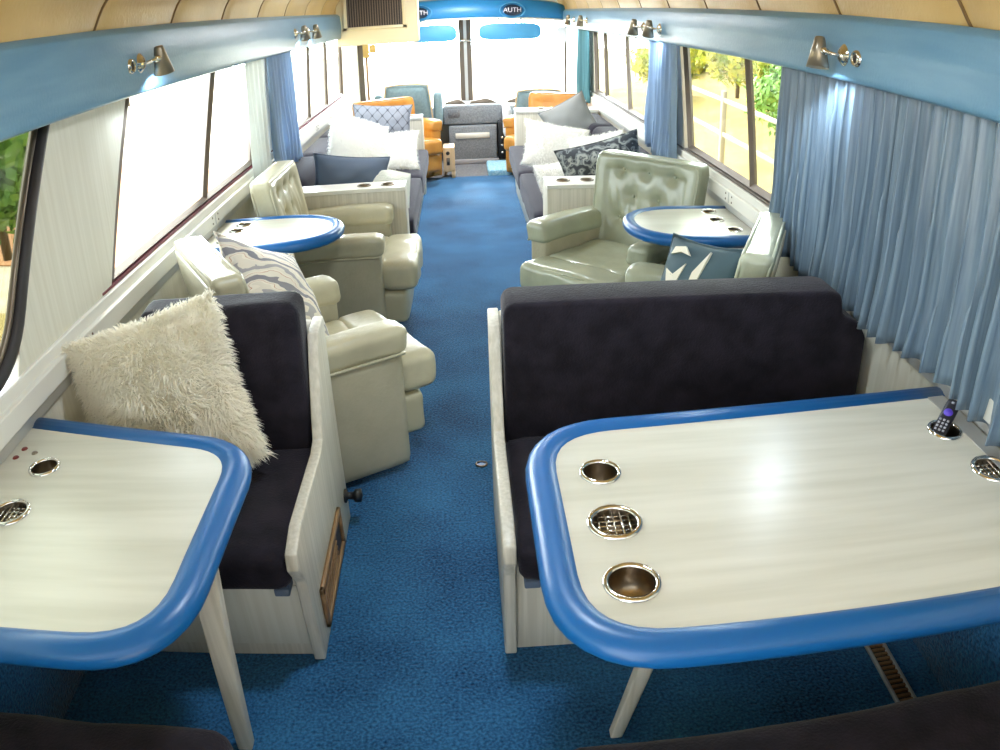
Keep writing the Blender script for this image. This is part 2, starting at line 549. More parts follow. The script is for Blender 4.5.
# sill rails
def sill(side, name, label):
    s = -1 if side == 'L' else 1
    X = XL if side == 'L' else XR
    b = MB()
    def bx(a0, a1, z0, z1, m, y0=-0.6, y1=7.9):
        xs = sorted((X - s * a0, X - s * a1)); b.bbox((xs[0], y0, z0), (xs[1], y1, z1), m, 0.003, 1, smooth=False)
    bx(-0.04, 0.012, 0.79, 0.83, 'white'); bx(0, 0.030, 0.735, 0.795, 'white'); bx(0, 0.020, 0.70, 0.735, 'alu')
    bx(-0.045, 0.002, 0.83, 0.842, 'gasket' if side == 'L' else 'framebrown', 2.2, 7.8)
    y = 0.6
    while y < 7:
        b.box((min(X - s * 0.03, X - s * 0.032), y, 0.74), (max(X - s * 0.03, X - s * 0.032), y + 0.006, 0.79), 'alu')
        for dy in (-0.04, 0.045):
            for zz in (0.752, 0.778): b.lathe([(0.0, 0.0025), (0.004, 0.002), (0.005, 0)], 'framebrown', 8, xf=Matrix.Translation((X - s * 0.03, y + dy, zz)) @ Matrix.Rotation(-s * PI / 2, 4, 'Y'))
        y += 1.38
    return struct(b.build(name), label, 'sill')


sill('L', 'trim_4', 'white sill rail with screws under the left windows')
sill('R', 'trim_5', 'white sill rail with screws under the right windows')


# ------------------------------------------------------------ windows
def window(n, side, bot, top, mulls, label, fm='framebrown', gm='glass', fwid=0.022, rounded=False, zb=ZS, zt=ZV + 0.04):
    """bot=(y0,y1) at the sill, top=(y0,y1) at the valance"""
    s = -1 if side == 'L' else 1
    X = (XL if side == 'L' else XR) + s * 0.02
    root = empty('window_%d' % n, (X, bot[0], zb)); struct(root, label, 'window')
    base = Vector((X, bot[0], zb))
    zb2 = zb + 0.012
    def P(u, z):
        t = (z - zb2) / (zt - zb2)
        y0 = bot[0] + (top[0] - bot[0]) * t; y1 = bot[1] + (top[1] - bot[1]) * t
        return Vector((X, y0 + (y1 - y0) * u, z)) - base
    b = MB()
    corners = [P(0, zb2 + .01), P(1, zb2 + .01), P(1, zt), P(0, zt)]
    if rounded:
        path = [P(0, zb2 + .012)]
        c = P(1, zb2 + .012); r = 0.16
        dy = (P(1, zt) - c).normalized()
        for k in range(9):
            q = k / 8
            p0 = c + Vector((0, -r, 0)); p2 = c + dy * r
            path.append(p0 * (1 - q) ** 2 + c * 2 * q * (1 - q) + p2 * q * q)
        path.append(P(1, zt))
        for (off, rr, m) in ((0, 0.024, 'rubber'), (0.026, 0.008, 'chrome'), (-0.028, 0.010, 'bronze')):
            b.tube([p + Vector((-s * 0.012, off, off * 0.6 * (-1 if off else 0))) for p in path], rr, m, 8)
    else:
        for i in range(4):
            b.tube([corners[i], corners[(i + 1) % 4]], 0.5, fm, 4, prof=(fwid * 0.75, 0.02), smooth=False, upv=(1, 0, 0))
    b.build('window_frame', root)
    for u in mulls:
        b = MB(); uu, wd = u if isinstance(u, tuple) else (u, 0.014)
        b.tube([P(uu, zb2), P(uu, zt)], 0.5, fm, 4, prof=(wd, 0.018), smooth=False, upv=(1, 0, 0)); b.build('mullion', root)
    b = MB()
    q = [P(0, zb2), P(1, zb2), P(1, zt), P(0, zt)]; d = Vector((s * 0.004, 0, 0))
    b.add(q + [p + d for p in q], [(0, 1, 2, 3), (7, 6, 5, 4), (0, 4, 5, 1), (1, 5, 6, 2), (2, 6, 7, 3), (3, 7, 4, 0)], gm)
    b.build('pane', root)
    return root


window(1, 'L', (-0.5, 1.62), (-0.1, 2.06), [], 'nearest left window with rounded black rubber gasket', rounded=True, gm='glassdark')
window(2, 'L', (2.30, 4.24), (2.69, 4.6), [(0.555, 0.016)], 'large slanted left window beside the round-ended table')
window(3, 'L', (4.78, 7.85), (5.0, 7.95), [(0.42, 0.03), (0.70, 0.016)], 'far left window above the sofa')
window(4, 'R', (2.66, 4.16), (2.82, 4.34), [(0.35, 0.014)], 'right window with a metal mullion showing bushes and a fence', gm='glasstint', fwid=0.03)
window(5, 'R', (4.95, 7.2), (5.15, 7.3), [(0.36, 0.04), (0.78, 0.02)], 'far right window above the sofa', gm='glasstint', fwid=0.03)
# windshield
root = empty('window_6', (0, YF, 0.55)); struct(root, 'two-pane windshield across the front of the coach', 'window')
b = MB()
for (x, wd) in ((0.03, 0.028), (0.115, 0.028)): b.box((x - wd, 0.0, 0), (x + wd, 0.05, 0.97), 'framebrown')
b.box((XL + .05, 0, -0.03), (XR - .02, .05, 0.02), 'framebrown'); b.box((XL + .05, 0, .95), (XR - .02, .05, 1.0), 'framebrown')
b.box((0.055, -0.01, 0), (0.09, 0.06, 0.97), 'alu')
b.build('window_frame', root)
for xa, xb in ((XL + .06, 0.0), (0.145, XR - .02)):
    b = MB(); b.box((xa, 0.02, 0), (xb, 0.026, .97), 'glass'); b.build('pane', root)


# ------------------------------------------------------------ curtains
def curtain(loc_y0, loc_y1, side, z0, z1, npl, amp, m, label, group, yflare=0.0, off=0.085, seed=0, botshift=0.0):
    s = -1 if side == 'L' else 1
    X = (XL if side == 'L' else XR) - s * off
    r = random.Random(seed)
    b = MB(); nu = npl * 12; nv = 22
    ph = [r.uniform(-0.35, 0.35) for _ in range(npl + 2)]
    am = [r.uniform(0.65, 1.25) for _ in range(npl + 2)]
    vs = []
    for j in range(nv + 1):
        v = j / nv                       # 0 top, 1 bottom
        for i in range(nu + 1):
            u = i / nu; k = u * npl; ki = int(min(k, npl - 1)); fr = k - ki
            a0 = am[ki] * (1 - fr) + am[ki + 1] * fr; p0 = ph[ki] * (1 - fr) + ph[ki + 1] * fr
            q = 2 * PI * (k + p0 * v * 1.2)
            sharp = math.sin(q) + 0.35 * math.sin(2 * q + p0 * 4) * (1 - v * 0.5)
            depth = amp * a0 * (0.45 + 0.65 * v) * sharp
            hz = noise.noise(Vector((u * 8 + seed, v * 2.2, 0))) * amp * 0.7 * v
            y = loc_y0 + (loc_y1 - loc_y0) * u + (u - 0.5) * yflare * v + botshift * v + math.cos(q) * amp * 0.35
            z = z1 + (z0 - z1) * v - 0.012 * v * math.sin(u * 9 + seed)
            vs.append((-s * (depth + hz), y - loc_y0, z - z0))
    fs = [(j * (nu + 1) + i, j * (nu + 1) + i + 1, (j + 1) * (nu + 1) + i + 1, (j + 1) * (nu + 1) + i) for j in range(nv) for i in range(nu)]
    b.add(vs, fs, m, True)
    o = b.build('curtain', None, (X, loc_y0, z0))
    md = o.modifiers.new('thick', 'SOLIDIFY'); md.thickness = 0.003
    tag(o, label, 'curtain', group)
    # heading tape along the top as a part
    return o


curtain(1.93, 2.79, 'R', 0.715, 1.43, 14, 0.027, 'curtain', 'blue-grey pleated curtain closest to the right window with a mullion', 'pleated curtains on the right wall', seed=3, off=0.045)
curtain(0.95, 1.925, 'R', 0.735, 1.43, 15, 0.028, 'curtain', 'blue-grey pleated curtain at the right end of the picture, above the big table', 'pleated curtains on the right wall', seed=5, off=0.05)
curtain(4.25, 4.86, 'R', 0.74, 1.43, 8, 0.026, 'curtainlight', 'light blue curtain on the right behind the tufted armchair', 'gathered blue curtains', seed=8, off=0.06)
curtain(7.25, 7.9, 'R', 0.74, 1.43, 6, 0.022, 'curtainteal', 'small teal curtain on the right at the front of the coach', 'gathered blue curtains', seed=9, off=0.05)
curtain(4.52, 5.2, 'L', 0.70, 1.43, 8, 0.026, 'curtainlight', 'light blue curtain gathered at the left window above the sofa', 'gathered blue curtains', seed=12, off=0.06)
curtain(4.08, 4.50, 'L', 0.66, 1.43, 4, 0.014, 'sheer', 'pale grey curtain panel left of the light blue curtain', None, seed=14, off=0.05)


# ------------------------------------------------------------ cup holders and tables
def cup_parts(parent, x, y, z, r, grille=True, ringm='chrome', depth=0.05, hollow=True):
    b = MB()
    b.lathe([(r * 0.80, 0.0), (r * 0.82, 0.0045), (r * 0.93, 0.006), (r, 0.003), (r * 1.02, 0.0005)], ringm, 32, (x, y, z))
    b.lathe([(r * 0.80, 0.001), (r * 0.78, -depth * 0.3), (r * 0.76, -depth), (0.0001, -depth)], 'steel', 32, (x, y, z))
    o = b.build('cup_holder', parent)
    if grille:
        g = MB(); rr = r * 0.78
        for k in range(-2, 3):
            d = k * rr * 0.36; h = math.sqrt(max(rr * rr - d * d, 0))
            g.tube([(x + d, y - h, z - 0.006), (x + d, y + h, z - 0.006)], 0.0022, 'chrome', 5)
            g.tube([(x - h, y + d, z - 0.009), (x + h, y + d, z - 0.009)], 0.0022, 'chrome', 5)
        g.build('grille', o)
    return o


def table(name, outline, open_edge, zt, cups, label, th=0.035, edge=(0.036, 0.028), seam=True):
    """outline: (x,y) loop; open_edge: first and last points lie on the wall and carry no bumper"""
    root = empty(name, (0, 0, 0)); cx = sum(p[0] for p in outline) / len(outline); cy = sum(p[1] for p in outline) / len(outline)
    root.location = (cx, cy, 0)
    O = [Vector((p[0] - cx, p[1] - cy)) for p in outline]
    b = MB()
    loops = [[(p.x, p.y, 0) for p in O]]
    for (x, y, r, g) in cups:
        loops.append([(x - cx + r * 0.82 * math.cos(-2 * PI * k / 24), y - cy + r * 0.82 * math.sin(-2 * PI * k / 24), 0) for k in range(24)])
    tris = tessellate_polygon([[Vector(p) for p in l] for l in loops])
    allp = [p for l in loops for p in l]
    b.add([(p[0], p[1], zt) for p in allp] , [t for t in tris], 'tablewood')
    b.add([(p[0], p[1], zt - th) for p in allp], [t[::-1] for t in tris], 'white')
    n = len(O)
    b.add([(p.x, p.y, zt) for p in O] + [(p.x, p.y, zt - th) for p in O], [(i, (i + 1) % n, n + (i + 1) % n, n + i) for i in range(n)], 'white')
    bm_ = b.build('tabletop', root)
    # fix face direction of the top
    me = bm_.data
    for p in me.polygons:
        pass
    e = MB()
    e.tube([(p.x, p.y, zt - 0.018) for p in O], 0.03, 'blueedge', 16, prof=edge, upv=(0, 0, 1))
    e.build('edge_bumper', root)
    for (x, y, r, g) in cups: cup_parts(root, x - cx, y - cy, zt, r, g)
    tag(root, label, 'table')
    return root, (cx, cy)


def rounded_outline(pts, rads, n=8):
    """polyline with rounded interior corners"""
    out = [Vector(pts[0])]
    for i in range(1, len(pts) - 1):
        a, c, d = Vector(pts[i - 1]), Vector(pts[i]), Vector(pts[i + 1]); r = rads[i - 1]
        p0 = c + (a - c).normalized() * r; p2 = c + (d - c).normalized() * r
        for k in range(n + 1):
            q = k / n; out.append(p0 * (1 - q) ** 2 + c * 2 * q * (1 - q) + p2 * q * q)
    out.append(Vector(pts[-1]))
    return [(p.x, p.y) for p in out]


ZT = 0.70
ol = rounded_outline([(1.20, 1.575), (0.135, 1.50), (0.135, 0.84), (1.20, 0.82)], [0.17, 0.17])
tR, cR = table('dining_table', ol, None, ZT, [(0.25, 1.32, 0.043, False), (0.25, 1.15, 0.052, True), (0.25, 0.98, 0.050, False), (1.10, 1.385, 0.045, False), (1.125, 1.21, 0.052, True)],
               'large white table with blue bumper edge and five cup holders')
ol = rounded_outline([(-1.14, 1.63), (-0.515, 1.48), (-0.52, 0.855), (-1.14, 0.86)], [0.13, 0.17])
tL, cL = table('dining_table', ol, None, ZT, [(-1.0, 1.41, 0.040, False), (-1.0, 1.23, 0.048, True)],
               'smaller white table with blue bumper edge at the left, beside the nearest window')


def leg(parent, c, top, foot, w0, w1, th, m='panelwood'):
    b = MB()
    T = Vector(top) - Vector((c[0], c[1], 0)); F = Vector(foot) - Vector((c[0], c[1], 0))
    b.prism([(F.x - w1 / 2, F.z), (F.x + w1 / 2, F.z), (T.x + w0 / 2, T.z), (T.x - w0 / 2, T.z)], 'y', T.y - th / 2, T.y + th / 2, m, r=0.005, seg=2)
    return b.build('leg', parent)


leg(tR, cR, (0.44, 1.20, 0.665), (0.305, 1.2, 0.0), 0.052, 0.03, 0.03)
for t, c, x, d in ((tR, cR, 1.215, -1), (tL, cL, -1.14, 1)):
    b = MB(); b.prism([(x - c[0], 0.665), (x + d * 0.16 - c[0], 0.665), (x + d * 0.14 - c[0], 0.645), (x - c[0], 0.50)], 'y', 1.19 - c[1], 1.22 - c[1], 'panelwood', r=0.003, seg=1); b.build('wall_bracket', t)
leg(tL, cL, (-0.51 - 0.05, 1.20, 0.665), (-0.605, 1.2, 0.0), 0.062, 0.038, 0.035)
# socket dots on the left table
for (x, y, m) in ((-1.105, 1.455, 'redbrown'), (-1.10, 1.495, 'redbrown'), (-1.06, 1.475, 'steel')):
    b = MB(); b.lathe([(0.0001, 0.003), (0.007, 0.003), (0.009, 0.0)], m, 12, (x - cL[0], y - cL[1], ZT + .0005)); b.build('socket', tL)
# grey end strip on the right table by the wall
b = MB(); b.box((1.145 - cR[0], 0.83 - cR[1], ZT), (1.195 - cR[0], 1.56 - cR[1], ZT + 0.002), 'alu'); b.build('end_strip', tR)


def round_end(x_wall, x_end, y0, y1, n=18):
    cy = (y0 + y1) / 2; h = (y1 - y0) / 2; s = 1 if x_end > x_wall else -1; L = abs(x_end - x_wall) * 0.55
    out = [(x_wall, y1)]
    for k in range(n + 1):
        q = PI / 2 - PI * k / n
        out.append((x_end - s * L + s * L * max(math.cos(q), 0) ** 0.85, cy + h * math.copysign(abs(math.sin(q)) ** 0.9, math.sin(q))))
    out.append((x_wall, y0))
    return out


tA, cA = table('side_table', round_end(-1.13, -0.56, 3.08, 3.55), None, ZT, [(-1.02, 3.46, 0.036, False), (-1.03, 3.36, 0.034, False), (-1.04, 3.2, 0.036, False)],
               'round-ended white table with blue edge between the two left armchairs', edge=(0.03, 0.026))
tB, cB = table('side_table', round_end(1.20, 0.70, 2.95, 3.44), None, ZT, [(1.10, 3.36, 0.036, False), (1.09, 3.22, 0.036, False), (1.12, 3.06, 0.036, False)],
               'round-ended white table with blue edge between the two right armchairs', edge=(0.03, 0.026))
for t, c, x in ((tA, cA, -1.0), (tB, cB, 1.08)):
    leg(t, c, (x, c[1], 0.665), (x, c[1], 0.0), 0.06, 0.05, 0.035)

# remote in the far right cup hole
rm = empty('remote_control', (1.10, 1.385, 0.675), 0, 'black remote control with purple pad standing in the cup hole of the big table', 'remote control')
xf = Matrix.Translation((-0.02, 0, 0.01)) @ Matrix.Rotation(R(40), 4, 'Z') @ Matrix.Rotation(R(66), 4, 'Y') @ Matrix.Rotation(R(-90), 4, 'Z')
b = MB(); b.soft((-0.019, -0.008, -0.015), (0.019, 0.008, 0.125), 'remote', 0.008, n=5, xf=xf); b.build('body', rm)
b = MB(); b.lathe([(0.0001, 0.003), (0.011, 0.003), (0.012, 0)], 'purple', 16, xf=xf @ Matrix.Translation((0, -0.0085, 0.075)) @ Matrix.Rotation(PI / 2, 4, 'X')); b.build('direction_pad', rm)
for i in range(3):
    for j in range(4):
        b = MB(); b.bbox((-0.013 + i * 0.01, -0.011, 0.012 + j * 0.011), (-0.007 + i * 0.01, -0.0078, 0.018 + j * 0.011), 'remotebtn', 0.001, 1, xf=xf); b.build('button', rm)
b = MB(); b.bbox((-0.004, -0.011, 0.105), (0.004, -0.0078, 0.112), 'remotebtn', 0.001, 1, xf=xf); b.build('button', rm)


# ------------------------------------------------------------ dinette benches
def bench(side):
    s = -1 if side == 'L' else 1
    xin = -0.468 if side == 'L' else 0.085        # aisle side face of cushions
    xw = XL + 0.03 if side == 'L' else XR - 0.02
    root = empty('dinette_bench', ((xin + xw) / 2, 1.8, 0)); ox, oy = (xin + xw) / 2, 1.8
    def X(x): return x - ox
    def Y(y): return y - oy
    lo, hi = min(xin, xw), max(xin, xw)
    b = MB(); b.bbox((X(lo), Y(1.52), 0), (X(hi), Y(2.12), 0.30), 'panelwood', 0.004, 1); b.build('base', root)
    b = MB(); b.bbox((X(lo + .13 * (side == 'R')), Y(1.513), 0.05), (X(hi), Y(1.5195), 0.26), 'wallwood', 0.002, 1)
    b.build('base_door', root)
    b = MB(); b.bbox((X(lo), Y(2.12), 0.0), (X(hi), Y(2.16), 0.73), 'panelwood', 0.004, 1); b.build('back_board', root)
    # end panel facing the aisle
    px = (xin - s * 0.0, xin - s * 0.032)
    prof = [(1.50, 0), (1.485, 0.30), (1.44, 0.37), (1.45, 0.415), (1.54, 0.44), (1.88, 0.435), (1.93, 0.45), (2.06, 0.725), (2.17, 0.735), (2.17, 0)]
    b = MB(); b.prism([(Y(p[0]), p[1]) for p in prof], 'x', X(min(px)), X(max(px)), 'panelwood', r=0.005, seg=2); b.build('end_panel', root)
    b = MB(); b.soft((X(lo + 0.004), Y(1.44), 0.295), (X(hi), Y(1.99), 0.41), 'velvet', 0.035, (0, 0, 0.012), 14, wr=0.006, seed=2); b.build('seat_cushion', root)
    b = MB()
    if side == 'L':
        b.soft((-0.96 - ox, Y(1.965), 0.38), (X(hi - 0.004), Y(2.115), 0.84), 'velvet', 0.04, (0, 0.012, 0), 14, wr=0.006, seed=4,
               fn=lambda q: q + Vector((0, 0.10 * (q.z - 0.62), 0)))
    else:
        pr = [(0.09, 0.38), (0.09, 0.80), (0.11, 0.82), (1.04, 0.83), (1.075, 0.82), (1.09, 0.755), (1.15, 0.73), (1.18, 0.68), (1.185, 0.38)]
        b.prism([(X(p[0]), p[1]) for p in pr], 'y', Y(1.965), Y(2.115), 'velvet', r=0.022, seg=4)
    b.build('back_cushion', root)
    b = MB(); b.bbox((X(xin - s * 0.0) - 0.0 + (0.02 if side == 'R' else -0.055), Y(1.47), 0.262), (X(xin) + (0.06 if side == 'R' else -0.015), Y(1.53), 0.285), 'slateblue', 0.004, 2); b.build('latch', root)
    return root, X, Y


bl, X_, Y_ = bench('L')
tag(bl, 'dark velvet dinette bench on the left with a white fur pillow on it', 'bench')
xo = -0.468 + 0.032
b = MB()
fx = (X_(xo), X_(xo + 0.012))
b.bbox((fx[0], Y_(1.58), 0.045), (fx[1], Y_(1.97), 0.065), 'ventwood', 0.003, 1); b.bbox((fx[0], Y_(1.58), 0.165), (fx[1], Y_(1.97), 0.185), 'ventwood', 0.003, 1)
b.bbox((fx[0], Y_(1.58), 0.045), (fx[1], Y_(1.60), 0.185), 'ventwood', 0.003, 1); b.bbox((fx[0], Y_(1.95), 0.045), (fx[1], Y_(1.97), 0.185), 'ventwood', 0.003, 1)
o = b.build('vent_frame', bl)
b = MB(); b.box((X_(xo - 0.001), Y_(1.60), 0.065), (X_(xo + 0.004), Y_(1.95), 0.165), 'darkhole')
for k in range(5):
    z = 0.075 + k * 0.019; b.box((X_(xo), Y_(1.60), z), (X_(xo + 0.009), Y_(1.86), z + 0.006), 'ventwood')
b.build('vent_slats', o)
b = MB(); b.lathe([(0.0001, 0.0), (0.024, 0.0), (0.024, 0.006), (0.012, 0.012), (0.013, 0.03), (0.022, 0.036), (0.023, 0.055), (0.0001, 0.06)], 'black', 16,
                  xf=Matrix.Translation((X_(xo), Y_(2.12), 0.12)) @ Matrix.Rotation(PI / 2, 4, 'Y')); b.build('door_stop', bl)
br, X_, Y_ = bench('R')
tag(br, 'wide dark velvet dinette bench behind the large table', 'bench')


def near_bench(lo, hi, yf, label):
    root = empty('dinette_bench', ((lo + hi) / 2, 0.5, 0)); ox = (lo + hi) / 2
    b = MB(); b.bbox((lo - ox, -0.22, 0), (hi - ox, yf - 0.56, 0.29), 'panelwood', 0.004, 1); b.build('base', root)
    b = MB(); b.soft((lo - ox, -0.25, 0.29), (hi - ox, yf - 0.5, 0.45), 'velvet', 0.05, (0, 0, 0.015), 14, wr=0.008, seed=9); b.build('seat_cushion', root)
    b = MB(); b.soft((lo - ox, -0.38, 0.36), (hi - ox, -0.24, 0.85), 'velvet', 0.05, (0, 0.01, 0), 10); b.build('back_cushion', root)
    tag(root, label, 'bench')


near_bench(-1.12, -0.47, 0.92, 'dark velvet bench seat in the bottom left corner, in front of the left table')
near_bench(0.10, 1.19, 0.86, 'dark velvet bench seat at the bottom right, in front of the large table')


# ------------------------------------------------------------ armchairs
def armchair(leather='leather', sidem='leatherside', tufts=True, back_h=0.86, bw=0.30, arm_z=0.565, tilt=0.17):
    root = empty('armchair')
    # swivel base
    b = MB(); b.soft((-0.30, -0.22, 0.02), (0.30, 0.24, 0.30), sidem, 0.03, n=6); b.build('base', root)
    for s in (-1, 1):
        b = MB()
        xi, xo = s * 0.236, s * 0.345
        b.soft((min(xi, xo), -0.25, 0.03), (max(xi, xo), 0.27, arm_z - 0.02), sidem, 0.025, (0.006, 0, 0), 10)
        # arm roll on top
        xc = s * 0.292
        def flare(q, s=s): return Vector((q.x + s * 0.012 * max(0, (q.z - arm_z + .06) / .06), q.y, q.z - 0.05 * max(0, q.y + 0.1)))
        b.soft((xc - 0.064, -0.270, arm_z - 0.095), (xc + 0.064, 0.27, arm_z + 0.012), leather, 0.034, (0, 0, 0.004), 10, fn=flare, wr=0.004, seed=s * 3)
        # welt along the underside of the roll
        b.tube([(xc + s * 0.062, -0.25, arm_z - 0.088), (xc + s * 0.062, 0, arm_z - 0.092), (xc + s * 0.062, 0.26, arm_z - 0.105)], 0.005, leather, 6)
        b.build('arm', root)
    # seat cushion with T front
    b = MB()
    def sag(q):
        d = math.exp(-((q.x) ** 2 + (q.y + 0.1) ** 2) / 0.03)
        return Vector((q.x, q.y, q.z - 0.018 * d * (q.z > 0.38)))
    b.soft((-0.243, -0.26, 0.285), (0.243, 0.17, 0.425), leather, 0.04, (0, 0, 0.012), 14, fn=sag, wr=0.012, seed=1)
    b.soft((-0.275, -0.415, 0.275), (0.275, -0.225, 0.42), leather, 0.038, (0, 0.010, 0.008), 20, wr=0.016, seed=5)
    b.tube([(-0.262, -0.395, 0.36), (-0.26, -0.39, 0.402), (0, -0.407, 0.412), (0.26, -0.39, 0.402), (0.262, -0.395, 0.36)], 0.004, leather, 6)
    b.build('seat_cushion', root)
    b = MB(); b.soft((-0.27, -0.36, 0.10), (0.27, -0.21, 0.268), leather, 0.03, (0, 0.008, 0), 8, wr=0.006, seed=7); b.build('front_rail', root)
    # back: one padded slab, its front field sunk inside a welted border and buttoned
    tuft = [(x, z) for z in (0.78, 0.65, 0.53) for x in ((-0.15, 0, 0.15) if z != 0.65 else (-0.075, 0.075))] if tufts else []
    h0 = 0.36
    yf, yb = 0.16, 0.275
    def shp(q):
        q = Vector(q)
        if q.y < yf + 0.03:
            ex = (bw - 0.055 - abs(q.x)) / 0.03; ez = (back_h - 0.055 - q.z) / 0.03
            k = max(0, min(1, ex)) * max(0, min(1, ez)); k = k * k * (3 - 2 * k)
            dy = (0.022 - 0.016 * max(0, 1 - (q.x / bw) ** 2)) * k
            for (tx, tz) in tuft:
                d = (q.x - tx) ** 2 + (q.z - tz) ** 2
                dy += 0.026 * math.exp(-d / 0.0007) + 0.014 * math.exp(-d / 0.005)
            if tufts: dy += 0.0035 * math.sin(q.x * 110 + q.z * 30) * math.exp(-((q.z - 0.6) ** 2) / 0.008) * k
            q.y += dy
        wdt = 1 + 0.12 * (q.z - 0.6)
        return Vector((q.x * wdt, q.y + tilt * (q.z - h0), q.z))
    b = MB(); b.soft((-bw, yf, 0.30), (bw, yb, back_h), leather, 0.03, n=64 if tufts else 14, fn=shp)
    o = b.build('backrest', root)
    def lean(q): return Vector((q.x * (1 + 0.12 * (q.z - 0.6)), q.y + tilt * (q.z - h0), q.z))
    b = MB(); b.soft((-bw + 0.02, yb - 0.03, 0.06), (bw - 0.02, yb + 0.012, back_h - 0.03), sidem, 0.02, n=8, fn=lean)
    for yy in (yf + 0.004, yb - 0.004):
        k_ = bw - 0.006; hz_ = back_h - 0.006; yy = yy + (0.006 if yy < 0.2 else -0.006)
        wl = [(-k_, yy, .42), (-k_, yy, .55), (-k_, yy, .70), (-k_, yy, hz_ - .05), (-k_ + .008, yy, hz_ - .018), (-k_ + .03, yy, hz_), (0, yy, hz_), (k_ - .03, yy, hz_), (k_ - .008, yy, hz_ - .018), (k_, yy, hz_ - .05), (k_, yy, .70), (k_, yy, .55), (k_, yy, .42)]
        b.tube([lean(Vector(p)) for p in wl], 0.006, leather, 6)
    b.build('back_frame', root)
    for (tx, tz) in tuft:
        b = MB(); p = shp(Vector((tx, yf, tz))) - Vector((0, 0.004, 0))
        b.lathe([(0.0001, 0.006), (0.007, 0.004), (0.010, 0.0), (0.0001, -0.002)], leather, 12, xf=Matrix.Translation(p) @ Matrix.Rotation(PI / 2, 4, 'X'))
        b.build('button', o)
    return root


def place(o, x, y, ang, label, group, z=0.0):
    o.location = (x, y, z); o.rotation_euler = (0, 0, ang); tag(o, label, 'armchair', group)


def face(dx, dy):   # turn local -Y to (dx, dy)
    return math.atan2(dy, dx) + PI / 2


G = 'cream leather armchairs by the round-ended tables'
a0 = armchair()
place(a0, -0.62, 2.62, face(0.85, 0.5), 'cream leather armchair behind the left dinette bench, patterned pillow on it', G)
a1 = copy_tree(a0)
place(a1, -0.66, 3.90, face(1, 0.0), 'cream leather armchair on the left in front of the white end cabinet', G)
a2 = armchair('leathergrey', 'leatherside')
place(a2, 0.73, 3.65, face(-0.72, -0.69), 'cream button-tufted leather armchair on the right facing the aisle, seat empty', G)
a3 = copy_tree(a2)
place(a3, 0.76, 2.62, face(-0.88, 0.44), 'cream leather armchair behind the wide right bench, teal pillow on it', G)
GA = 'amber leather armchairs near the driver area'
a4 = armchair('seatamber', 'seatamber', False, 0.775, 0.31)
place(a4, -0.62, 7.60, face(0.5, -0.85), 'amber leather armchair on the left behind the far end cabinet', GA)
a5 = copy_tree(a4)
place(a5, 0.83, 7.62, face(-0.5, -0.85), 'amber leather armchair on the right behind the far end cabinet', GA)


# ------------------------------------------------------------ sofas and end cabinets
def sofa(side, label):
    s = -1 if side == 'L' else 1
    xw = (XL if side == 'L' else XR) - s * 0.02
    xf_ = -0.30 if side == 'L' else 0.40
    y0, y1 = (4.44, 6.88)
    ox, oy = (xw + xf_) / 2, (y0 + y1) / 2
    root = empty('sofa', (ox, oy, 0))
    b = MB()
    xb = xf_ + s * 0.06
    b.bbox((min(xb, xw) - ox, y0 - oy, 0), (max(xb, xw) - ox, y1 - oy, 0.27), 'panelwood', 0.004, 1); b.build('base', root)
    for k in range(2):
        b = MB(); ya = y0 + (y1 - y0) * k / 2; yb = ya + (y1 - y0) / 2
        b.soft((min(xf_, xw + (-s) * 0.1) - ox, ya - oy, 0.265), (max(xf_, xw - s * 0.1) - ox, yb - oy - 0.003, 0.425), 'charcoal', 0.03, (0, 0, 0.01), 12, wr=0.006, seed=k); b.build('seat_cushion', root)
    for k in range(3):
        b = MB(); ya = y0 + (y1 - y0) * k / 3; yb = ya + (y1 - y0) / 3
        b.soft((min(xw, xw - s * 0.2) - ox, ya - oy, 0.40), (max(xw, xw - s * 0.2) - ox, yb - oy - 0.004, 0.70), 'charcoal', 0.05, (0.015, 0, 0), 10, fn=lambda q: q - Vector((s * 0.08 * (0.7 - q.z), 0, 0))); b.build('back_cushion', root)
    tag(root, label, 'sofa')
    return root


sofa('L', 'charcoal sofa along the left wall with many pillows')
sofa('R', 'charcoal sofa along the right wall behind the tufted armchair')


def end_cabinet(x0, x1, y0, y1, z, label, group, cups=2, aisle=1):
    root = empty('end_cabinet', ((x0 + x1) / 2, (y0 + y1) / 2, 0)); ox, oy = (x0 + x1) / 2, (y0 + y1) / 2
    b = MB(); b.bbox((x0 - ox, y0 - oy, 0), (x1 - ox, y1 - oy, z - 0.02), 'panelwood', 0.006, 2); b.build('body', root)
    b = MB()
    hy = (y1 - y0) / 2 + 0.006; hx = (x1 - x0) / 2
    loops = [[(-hx, -hy), (hx, -hy), (hx, hy), (-hx, hy)]]
    cs = []
    for k in range(cups):
        cx = aisle * (hx - 0.10 - 0.135 * k); cs.append(cx)
        loops.append([(cx + 0.032 * math.cos(-2 * PI * q / 20), 0.032 * math.sin(-2 * PI * q / 20)) for q in range(20)])
    tris = tessellate_polygon([[Vector((p[0], p[1], 0)) for p in l] for l in loops]); allp = [p for l in loops for p in l]
    b.add([(p[0], p[1], z) for p in allp], tris, 'white')
    b.add([(-hx, -hy, z), (hx, -hy, z), (hx, hy, z), (-hx, hy, z), (-hx, -hy, z - .02), (hx, -hy, z - .02), (hx, hy, z - .02), (-hx, hy, z - .02)],
          [(0, 4, 5, 1), (1, 5, 6, 2), (2, 6, 7, 3), (3, 7, 4, 0)], 'white')
    b.build('top', root)
    for cx in cs: cup_parts(root, cx, 0, z, 0.040, False, 'steel', 0.018)
    tag(root, label, 'cabinet', group)


